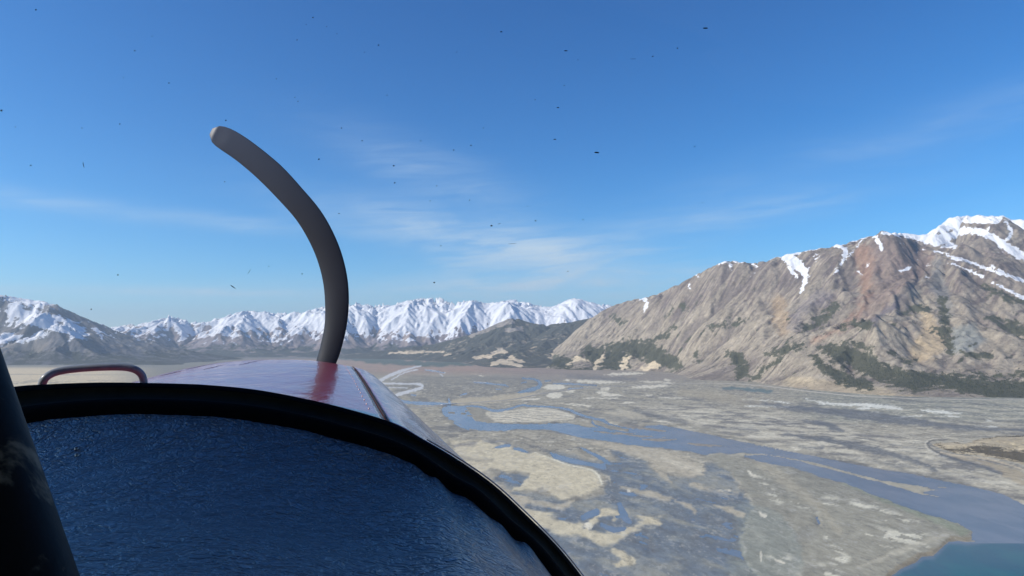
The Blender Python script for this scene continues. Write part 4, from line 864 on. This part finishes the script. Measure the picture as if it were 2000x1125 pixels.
def aircraft():
    rub = simple_mat("black_rubber", (.004, .004, .005), .85, spec=.04, nscale=60, namp=.5, bump=(220, .3, .001))
    olive = simple_mat("worn_channel_metal", (.016, .017, .015), .8, .0, .08, nscale=35, namp=.7, bump=(90, .4, .001))
    NU = 240
    Oc = catmull([P(a, b, RIM_D) for a, b in O_PX], NU); Ic = catmull([P(a, b, RIM_D - .045) for a, b in I_PX], NU)
    def lerp(t, dz=0, dd=0): return [o_.lerp(i_, t) + Vector((0, dd, dz)) for o_, i_ in zip(Oc, Ic)]
    # rim: outer lip, recessed channel, inner lip
    loft("windshield_rim", [lerp(0, -.030, .008), lerp(0, -.012, .006), lerp(0, -.001, .003), lerp(0), lerp(.08, .0008), lerp(.2, .000, 0)], rub)
    loft("windshield_channel", [lerp(.2, -.0005), lerp(.3, -.003, .006), lerp(.5, -.004, .008), lerp(.66, -.003, .005), lerp(.72, 0, .001)], olive)
    loft("glareshield_trim", [lerp(.70, -.0006), lerp(.76, .0012), lerp(.86, .001), lerp(.95, -.001), lerp(1.0, -.005), lerp(1.03, -.012)], rub)
    # metal strip along the outer edge
    st = simple_mat("edge_strip_metal", (.55, .45, .45), .35, .6, .5)
    tube("retaining_strip", [p + Vector((.0012, .002, .0012)) for p in Oc[int(NU * .6):]], .0009, st, n=8)
    # glareshield
    m, g, b = mat_new("crinkled_leatherette")
    tc = g.n('ShaderNodeTexCoord').outputs['Object']
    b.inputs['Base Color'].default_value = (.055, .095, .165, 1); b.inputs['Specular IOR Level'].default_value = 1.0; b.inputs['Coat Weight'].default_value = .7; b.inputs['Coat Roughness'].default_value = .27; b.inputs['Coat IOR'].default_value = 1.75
    wv = g.n('ShaderNodeTexNoise'); g.put(wv.inputs['Vector'], tc); wv.inputs['Scale'].default_value = 45; wv.inputs['Detail'].default_value = 4
    sc_ = g.vm('SCALE', wv.outputs['Color']); sc_.node.inputs['Scale'].default_value = .022
    wc = g.vm('ADD', tc, sc_)
    mp = g.n('ShaderNodeMapping'); g.put(mp.inputs[0], wc); mp.inputs['Rotation'].default_value = (0, 0, math.radians(16)); mp.inputs['Scale'].default_value = (1, 1.7, 1)
    def crackle(scale, wdt):
        v = g.n('ShaderNodeTexVoronoi', feature='DISTANCE_TO_EDGE'); g.put(v.inputs['Vector'], mp.outputs[0]); v.inputs['Scale'].default_value = scale
        return g.sstep(v.outputs['Distance'], 0.0, wdt)
    msk = g.sstep(g.noise(tc, 11, 3, .6), .38, .60)
    h1 = g.m('MULTIPLY', crackle(62, .22), msk); h2 = crackle(150, .30)
    und = g.noise(tc, 10, 3, .5, .6); wr = g.noise(mp.outputs[0], 40, 3, .6, .8); gr = g.noise(tc, 700, 2, .5)
    b0 = g.bump(und, 1.0, .007); b1 = g.bump(wr, 1.0, .0020, b0); b2 = g.bump(h1, .8, .0016, b1); b2b = g.bump(h2, .8, .0008, b2); b3 = g.bump(gr, .3, .0003, b2b)
    g.put(b.inputs['Normal'], b3); g.put(b.inputs['Coat Normal'], b2b)
    g.put(b.inputs['Roughness'], g.m('ADD', .30, g.m('MULTIPLY', g.noise(tc, 18, 4, .6), .2)))
    bl = b.inputs['Base Color'].default_value[:]
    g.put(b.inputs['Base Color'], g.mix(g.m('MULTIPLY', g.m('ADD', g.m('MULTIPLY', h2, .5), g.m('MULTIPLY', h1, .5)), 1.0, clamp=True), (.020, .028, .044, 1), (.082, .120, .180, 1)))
    Vd = Vector((.30, -1, 0)).normalized(); NV = 170; rows = []
    prof = [Ic[i] for i in range(NU)]
    for j in range(NV):
        t = (j / (NV - 1)) ** 1.15; L_ = t * .64; r = []
        for i, q in enumerate(prof):
            sx = q.x + Vd.x * L_ - (-.132 + .31 * L_)
            rt = float(sst(np.float64(sx), -.03, .08))
            dip = -.009 - (.072 - .050 * rt) * (1 - math.exp(-L_ / (.115 - .03 * rt))) + .012 * float(sst(np.float64(L_), .12, .4)) * (1 - rt) + .010 * math.exp(-(sx / .05) ** 2) * float(sst(np.float64(L_), .02, .14)) + .0026 * math.sin(i * .30 + 2.2 * math.sin(i * .17)) * math.exp(-L_ / .03) * rt
            e = q + Vd * L_ + Vector((0, 0, float(dip))); r.append(e)
        rows.append(r)
    V = np.array([[tuple(v) for v in r] for r in rows])
    n = fbm(V[..., 0] * 14, V[..., 1] * 14, 4, 201); n2 = fbm(V[..., 0] * 40 + V[..., 1] * 8, V[..., 1] * 60 - V[..., 0] * 20, 4, 202)
    V[..., 2] += .0018 * n + .0004 * n2
    gs = part("glareshield", V.reshape(-1, 3), grid_faces(NV, NU), m)
    scr = simple_mat("screw_head", (.25, .27, .3), .3, .9)
    for a, b_ in ((150, 874), (151, 888)):
        # find the surface point nearest that pixel
        q = V.reshape(-1, 3); px, py = proj_near(q); k = int(np.argmin((px - a) ** 2 + (py - b_) ** 2)); c = Vector(q[k])
        tube("screw", [c + Vector((0, 0, -.001)), c + Vector((0, 0, .0012)), c + Vector((0, 0, .0022)), c + Vector((0, 0, .0026))], [.0026, .0026, .0018, .0002], scr, gs, n=12)
    # torn fold beside the post foot
    fold = simple_mat("dark_fold_cloth", (.02, .026, .04), .7, nscale=60, namp=.4, bump=(120, .6, .002))
    c0 = P(152, 1082, .345); NF = 22; fr = []
    for j in range(NF):
        a = j / (NF - 1) * math.pi * 1.1; fr.append([c0 + Vector((.004 * math.cos(a * 2) + k * .0009 - .012, -.002 * k + .006 * math.sin(a * 3), -.015 + .012 * math.sin(a) * (1 - k / 9) + .0015 * math.sin(k * 1.7))) for k in range(10)])
    loft("cloth_fold", fr, fold, gs, solid=.0012)
    # post at the left
    pm, g, b = mat_new("chipped_black_tube"); tc = g.n('ShaderNodeTexCoord').outputs['Object']
    nn = g.noise(tc, 26, 5, .6, .4); g.put(b.inputs['Base Color'], g.mix(g.sstep(nn, .56, .66), (.004, .005, .007, 1), (.15, .13, .10, 1))); b.inputs['Roughness'].default_value = .6; b.inputs['Specular IOR Level'].default_value = .25
    g.put(b.inputs['Normal'], g.bump(g.noise(tc, 60, 4, .6), .3, .002))
    pa, pb = P(36, 1103, .342), P(-150, 520, .405); d = (pb - pa)
    tube("windshield_post", [pa - d * .16, pa + d * .33, pa + d * .66, pb, pb + d * .8], .0218, pm, n=32)
    # cowling
    cw, g, b = mat_new("dark_red_gloss_paint"); tc = g.n('ShaderNodeTexCoord').outputs['Object']
    g.put(b.inputs['Base Color'], g.mix(g.noise(tc, 30, 4, .6), (.25, .030, .055, 1), (.34, .05, .08, 1))); b.inputs['Roughness'].default_value = .27; b.inputs['Coat Weight'].default_value = .52; b.inputs['Coat Roughness'].default_value = .05
    b.inputs['Specular IOR Level'].default_value = .5
    mp = g.n('ShaderNodeMapping'); g.put(mp.inputs[0], tc); mp.inputs['Scale'].default_value = (1, .35, 1); mp.inputs['Rotation'].default_value = (0, 0, math.radians(8))
    g.put(b.inputs['Normal'], g.bump(g.noise(mp.outputs[0], 16, 5, .6, .6), .5, .007)); g.put(b.inputs['Coat Normal'], g.bump(g.noise(mp.outputs[0], 14, 5, .6, .6), .5, .007))
    near = [(-200, 900), (0, 815), (100, 785), (200, 765), (300, 759), (400, 762), (520, 776), (640, 799), (765, 829), (828, 862), (896, 902), (963, 950), (1022, 1004), (1086, 1068), (1140, 1131), (1215, 1235)]
    farp = [(276, 850), (285, 785), (308, 748), (348, 726), (405, 712), (468, 705), (530, 702.5), (612, 704.5), (692, 717), (722, 728), (746, 748), (766, 776), (776, 810), (781, 850), (782, 890), (783, 950)]
    d0, d1 = RIM_D + .006, 1.72
    N = catmull([P(a, b_, d0) for a, b_ in near], 151); Fp = catmull([P(a, b_, d1) for a, b_ in farp], 151)
    cen = P(560, 860, d1); rows = []
    for t in np.linspace(.004, 1, 40):
        bul = .006 * math.sin(max(0, t) * math.pi)
        rows.append([a.lerp(c_, t) + (a.lerp(c_, t) - cen).normalized() * bul for a, c_ in zip(N, Fp)])
    ax = (cen - P(200, 900, d0)).normalized()
    for k, (f, sh) in enumerate(((.02, .985), (.045, .95), (.07, .89), (.088, .80), (.095, .70), (.095, .45), (.095, .2))):
        rows.append([cen + (p - cen) * sh + ax * f for p in Fp])
    S = 80   # seam column (px 765 / 692)
    loft("top_cowling", [r[:S] for r in rows], cw, solid=.0015)
    sc2 = loft("side_cowling", [r[S:] for r in rows], cw, solid=.0015)
    dk = simple_mat("panel_gap", (.01, .008, .01), .7); stl = simple_mat("rivet_steel", (.35, .25, .27), .35, .7)
    gap = [r[S - 1].lerp(r[S], .5) + Vector((0, 0, .0004)) for r in rows[:40]]
    hg = tube("hinge", gap, .0010, dk, n=8)
    for k in range(4, 39, 2):
        q = rows[k][S - 3]; tube("rivet", [q + Vector((0, 0, -.001)), q + Vector((0, 0, .0008)), q + Vector((0, 0, .0014))], [.0011, .0010, .0002], stl, hg, n=8)
    # stress creases near the left of the top panel
    for (ia, ta, tb, off) in ((38, .62, .93, .0006), (44, .5, .86, .0006), (52, .66, .97, .0005), (34, .4, .7, .0005)):
        pth = [N[ia + int(6 * s)].lerp(Fp[ia + int(6 * s)], ta + (tb - ta) * s) + (N[ia].lerp(Fp[ia], ta) - cen).normalized() * (off + .0055 * math.sin((ta + (tb - ta) * s) * math.pi)) for s in np.linspace(0, 1, 16)]
        tube("paint_crease", pth, [.0002 + .0009 * math.sin(s * math.pi) for s in np.linspace(0, 1, 16)], dk, n=6)
    # grab handle
    hm = simple_mat("brushed_blue_steel", (.20, .225, .26), .33, 0.0, nscale=60, namp=.35, bump=(200, .15, .0006))
    hp = catmull([P(a, b_, dd) for a, b_, dd in ((80, 775, .90), (82, 752, .90), (90, 737, .90), (112, 726, .91), (150, 720, .92), (200, 717, .93), (240, 717, .94), (264, 722, .945), (277, 733, .95), (281, 750, .95), (281, 775, .95))], 60)
    tube("grab_handle", hp, .0050, hm, n=18)
    # propeller
    pmt, g, b = mat_new("satin_charcoal_blade"); tc = g.n('ShaderNodeTexCoord').outputs['Object']
    g.put(b.inputs['Base Color'], g.mix(g.attr('tone'), g.mix(g.noise(tc, 8, 4, .6), (.010, .012, .020, 1), (.018, .021, .032, 1)), (.06, .072, .105, 1))); b.inputs['Roughness'].default_value = .5; b.inputs['Specular IOR Level'].default_value = .4  # outer blade paled in its colour, for sky seen through the spin
    HUB = (597, 862); DP = 2.05
    hub = P(HUB[0], HUB[1], DP)
    path = [(600, 862, 20), (612, 800, 21), (626, 745, 23), (637, 707, 25), (645, 682, 26), (655, 638, 27), (658, 594, 29), (655, 549, 30), (644, 503, 31), (626, 460, 32), (602, 420, 33), (569, 381, 34), (528, 338, 36), (483, 300, 36), (448, 276, 38), (412, 257, 38)]
    def blade(mirror):
        cs = []
        for a, b_, w in path:
            q = P(a, b_, DP)
            cs.append((q, w / F * DP))
        cq = catmull([c_[0] for c_ in cs], 60); wq = np.interp(np.linspace(0, 1, 60), np.linspace(0, 1, len(cs)), [c_[1] for c_ in cs])
        V = []; tone = []; n = 20; R_ = Vector((1, 0, 0)); Dp = (P(1000, 562, 2) - P(1000, 562, 1)).normalized()
        for i, (q, w) in enumerate(zip(cq, wq)):
            s = i / 59; th = .022 * (1 - s) ** 1.3 + .004
            if s > .95: w *= math.sqrt(max(0, 1 - ((s - .95) / .0505) ** 2)) * .8 + .2; th *= .3
            d = (cq[min(i + 1, 59)] - cq[max(i - 1, 0)]).normalized(); ch = d.cross(Dp).normalized(); tw = math.radians(30 * (1 - s) ** 1.2 + 6)
            hw = w * abs(ch.dot(R_)) ** .5 * .85
            for k in range(n):
                a = 2 * math.pi * k / n; u = math.cos(a) * hw; v = math.sin(a) * abs(math.sin(a)) ** .35 * th * .55 * (1 + .3 * math.cos(a))
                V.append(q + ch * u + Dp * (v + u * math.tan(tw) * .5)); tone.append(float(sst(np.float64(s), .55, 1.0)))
        if mirror: V = [hub * 2 - v for v in V]
        F_ = [[i * n + j, i * n + (j + 1) % n, (i + 1) * n + (j + 1) % n, (i + 1) * n + j] for i in range(59) for j in range(n)]
        cap = [[59 * n + j, 59 * n + (j + 1) % n, 59 * n + (n - 1 - (j + 1) % n) % n, 59 * n + (n - 1 - j)] for j in range(n // 2 - 1)]
        return V, F_ + cap, tone
    axd = ax
    sp_ = [(-.10, .14), (-.03, .145), (.03, .135), (.09, .11), (.14, .075), (.175, .035), (.185, .002)]
    spin = simple_mat("spinner_paint", (.20, .02, .03), .25, 0, .5)
    prop = tube("propeller", [hub + axd * a for a, r in sp_], [r for a, r in sp_], spin, n=36)
    for mir in (False, True):
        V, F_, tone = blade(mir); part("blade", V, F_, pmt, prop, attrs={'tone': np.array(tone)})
    # windshield pane
    wm = bpy.data.materials.new("windshield_acrylic"); wm.use_nodes = True; g = NT(wm.node_tree); out = wm.node_tree.nodes['Material Output']
    tr = g.n('ShaderNodeBsdfTransparent'); tr.inputs[0].default_value = (.985, .99, .995, 1); gl = g.n('ShaderNodeBsdfGlossy'); gl.inputs['Roughness'].default_value = .02
    mx = g.n('ShaderNodeMixShader'); mx.inputs[0].default_value = .012; g.put(mx.inputs[1], tr.outputs[0]); g.put(mx.inputs[2], gl.outputs[0]); g.put(out.inputs[0], mx.outputs[0])
    cols_ = np.linspace(-420, 2600, 60); ox = [a for a, b_ in O_PX]; oy = [b_ for a, b_ in O_PX]
    def wd(px, py):   # depth of the pane at a pixel: raked back, wrapping towards the sides
        t = (py - 560) / 560; k = abs(px - 700) / 1000
        return (.66 + .17 * t - .05 * t * t) / (1 + .10 * k * k)
    rows = []
    for s in np.linspace(0, 1, 40):
        r = []
        for c_ in cols_:
            yb = float(np.interp(c_, ox, oy)) + 4 if c_ < 1380 else 1560.0
            y_ = yb + (-420 - yb) * s; dd = wd(c_, y_); r.append(P(c_, y_, max(.30, min(dd, RIM_D))))
        rows.append(r)
    pane = loft("windshield", rows, wm)
    sk = simple_mat("dried_insect_residue", (.008, .010, .018), .8)
    rnd = random.Random(12)
    SP = [(263, 99, 3), (611, 34, 3), (598, 48, 2), (638, 52, 2), (658, 66, 2), (580, 78, 2.5), (330, 162, 3), (297, 71, 2), (70, 19, 4), (241, 152, 2), (441, 235, 3), (979, 62, 4), (739, 88, 3), (712, 102, 2), (540, 154, 2), (576, 190, 2), (582, 198, 2), (667, 250, 2.5), (623, 311, 3), (707, 275, 2.5), (771, 357, 3), (769, 324, 3.5), (920, 284, 3), (886, 293, 3), (944, 250, 2), (1090, 210, 3), (1084, 272, 3), (1105, 99, 4), (1129, 117, 2), (1165, 298, 5), (1323, 94, 3), (1275, 110, 3), (1102, 167, 2), (1045, 195, 2.5), (1357, 286, 2.5), (1378, 55, 5), (60, 323, 3), (234, 242, 2.5), (662, 417, 3), (439, 355, 2), (1046, 431, 3), (1139, 429, 2), (840, 392, 2), (917, 391, 2), (1372, 396, 2), (230, 537, 3), (178, 604, 3), (590, 535, 3), (848, 552, 3.5), (1190, 655, 2), (525, 520, 2), (1109, 530, 2), (756, 186, 2), (892, 102, 2), (1030, 403, 2), (3, 216, 5), (822, 275, 2), (861, 480, 2), (853, 363, 2), (960, 441, 4), (30, 248, 2), (160, 250, 2)]
    def fleck(px, py, r, el=1.0, an=0.0, nm="insect_speck"):
        k = 7; dd = wd(px, py) - .0008; V = [P(px, py, dd - .0008)]
        for j in range(k):
            a = 2 * math.pi * j / k; rr = r * rnd.uniform(.6, 1.15) * .5; u, v = math.cos(a) * rr * el, math.sin(a) * rr / math.sqrt(el)
            V.append(P(px + u * math.cos(an) - v * math.sin(an), py + u * math.sin(an) + v * math.cos(an), dd))
        part(nm, V, [[0, j + 1, (j + 1) % k + 1] for j in range(k)], sk, pane)
    for a, b_, r in SP: fleck(a, b_, r, 2.2 if (a, b_) in ((1378, 55), (1165, 298), (1105, 99), (1084, 272), (1090, 210)) else rnd.uniform(1, 1.4))
    for a, b_, r, el, an in ((455, 560, 4, 3.6, .6), (163, 322, 3.5, 4.5, 1.4), (487, 530, 2, 6, -1.0), (1001, 476, 2, 9, -.06), (975, 437, 2, 4.5, -.4), (1237, 115, 2, 8, -.03)): fleck(a, b_, r, el, an, "dried_streak")
    # wing, roof and cabin round the camera, unseen and added to shade the glareshield
    wp = simple_mat("grey_wing_paint", (.09, .09, .10), .5); lin = simple_mat("cabin_lining", (.05, .05, .055), .85)
    cz = H
    prof = [(.62, .50), (.50, .56), (.2, .60), (-.3, .60), (-1.0, .53), (-1.05, .51), (-.3, .47), (.3, .46), (.55, .47)]
    V, F_ = [], []
    for xx in (-5.3, 4.5):
        V += [(xx, a, cz + b_) for a, b_ in prof]
    n = len(prof); F_ = [[j, (j + 1) % n, n + (j + 1) % n, n + j] for j in range(n)]
    part("wing", V, F_, wp, smooth=False)
    def slab(name, x0, x1, y0, y1, z0, z1, mat):
        V = [(x, y, cz + z) for z in (z0, z1) for y in (y0, y1) for x in (x0, x1)]
        part(name, V, [(0, 2, 3, 1), (4, 5, 7, 6), (0, 1, 5, 4), (2, 6, 7, 3), (0, 4, 6, 2), (1, 3, 7, 5)], mat, smooth=False)
    slab("cabin_rear_wall", -.95, .40, -1.1, -1.06, -1.0, .45, lin); slab("cabin_floor", -.95, .40, -1.05, .7, -1.04, -1.0, lin)
    slab("cabin_side", -.99, -.95, -1.06, .75, -1.0, -.24, lin); slab("cabin_side", .42, .46, -1.06, .1, -1.0, -.40, lin)
    slab("cabin_side", -.99, -.95, -1.06, -.1, -.235, .45, lin)


def proj_near(q):
    zz = q[:, 2] - H; d = q[:, 1] * cp + zz * sp; u = -q[:, 1] * sp + zz * cp
    return CX + F * q[:, 0] / d, CY - F * u / d


# ------------------------------------------------------------------ build
import os
QUICK = False
ground(); water_sheets()
hf = right_mountain(); mountain_forest(*hf)
left_mountain(); far_range(); foothills(); spit_hill()
road_and_bridge()
aircraft()


def haze():
    m = bpy.data.materials.new("thin_air_haze"); m.use_nodes = True; nt = m.node_tree; nt.nodes.clear(); g = NT(nt)
    out = g.n('ShaderNodeOutputMaterial'); v = g.n('ShaderNodeVolumePrincipled')
    v.inputs['Color'].default_value = (.70, .86, 1.0, 1); v.inputs['Density'].default_value = 2.3e-5; v.inputs['Anisotropy'].default_value = .2
    g.put(out.inputs['Volume'], v.outputs[0])
    x0, x1, y0, y1, z0, z1 = -60000, 60000, -60000, 60000, -110, 2900
    V = [(x, y, z) for z in (z0, z1) for y in (y0, y1) for x in (x0, x1)]
    me = make_mesh("haze", V, [(0, 2, 3, 1), (4, 5, 7, 6), (0, 1, 5, 4), (2, 6, 7, 3), (0, 4, 6, 2), (1, 3, 7, 5)], m, None, False)
    link("haze", me, None, kind='stuff', label="thin pale blue air haze filling the whole valley", category="haze")


haze()
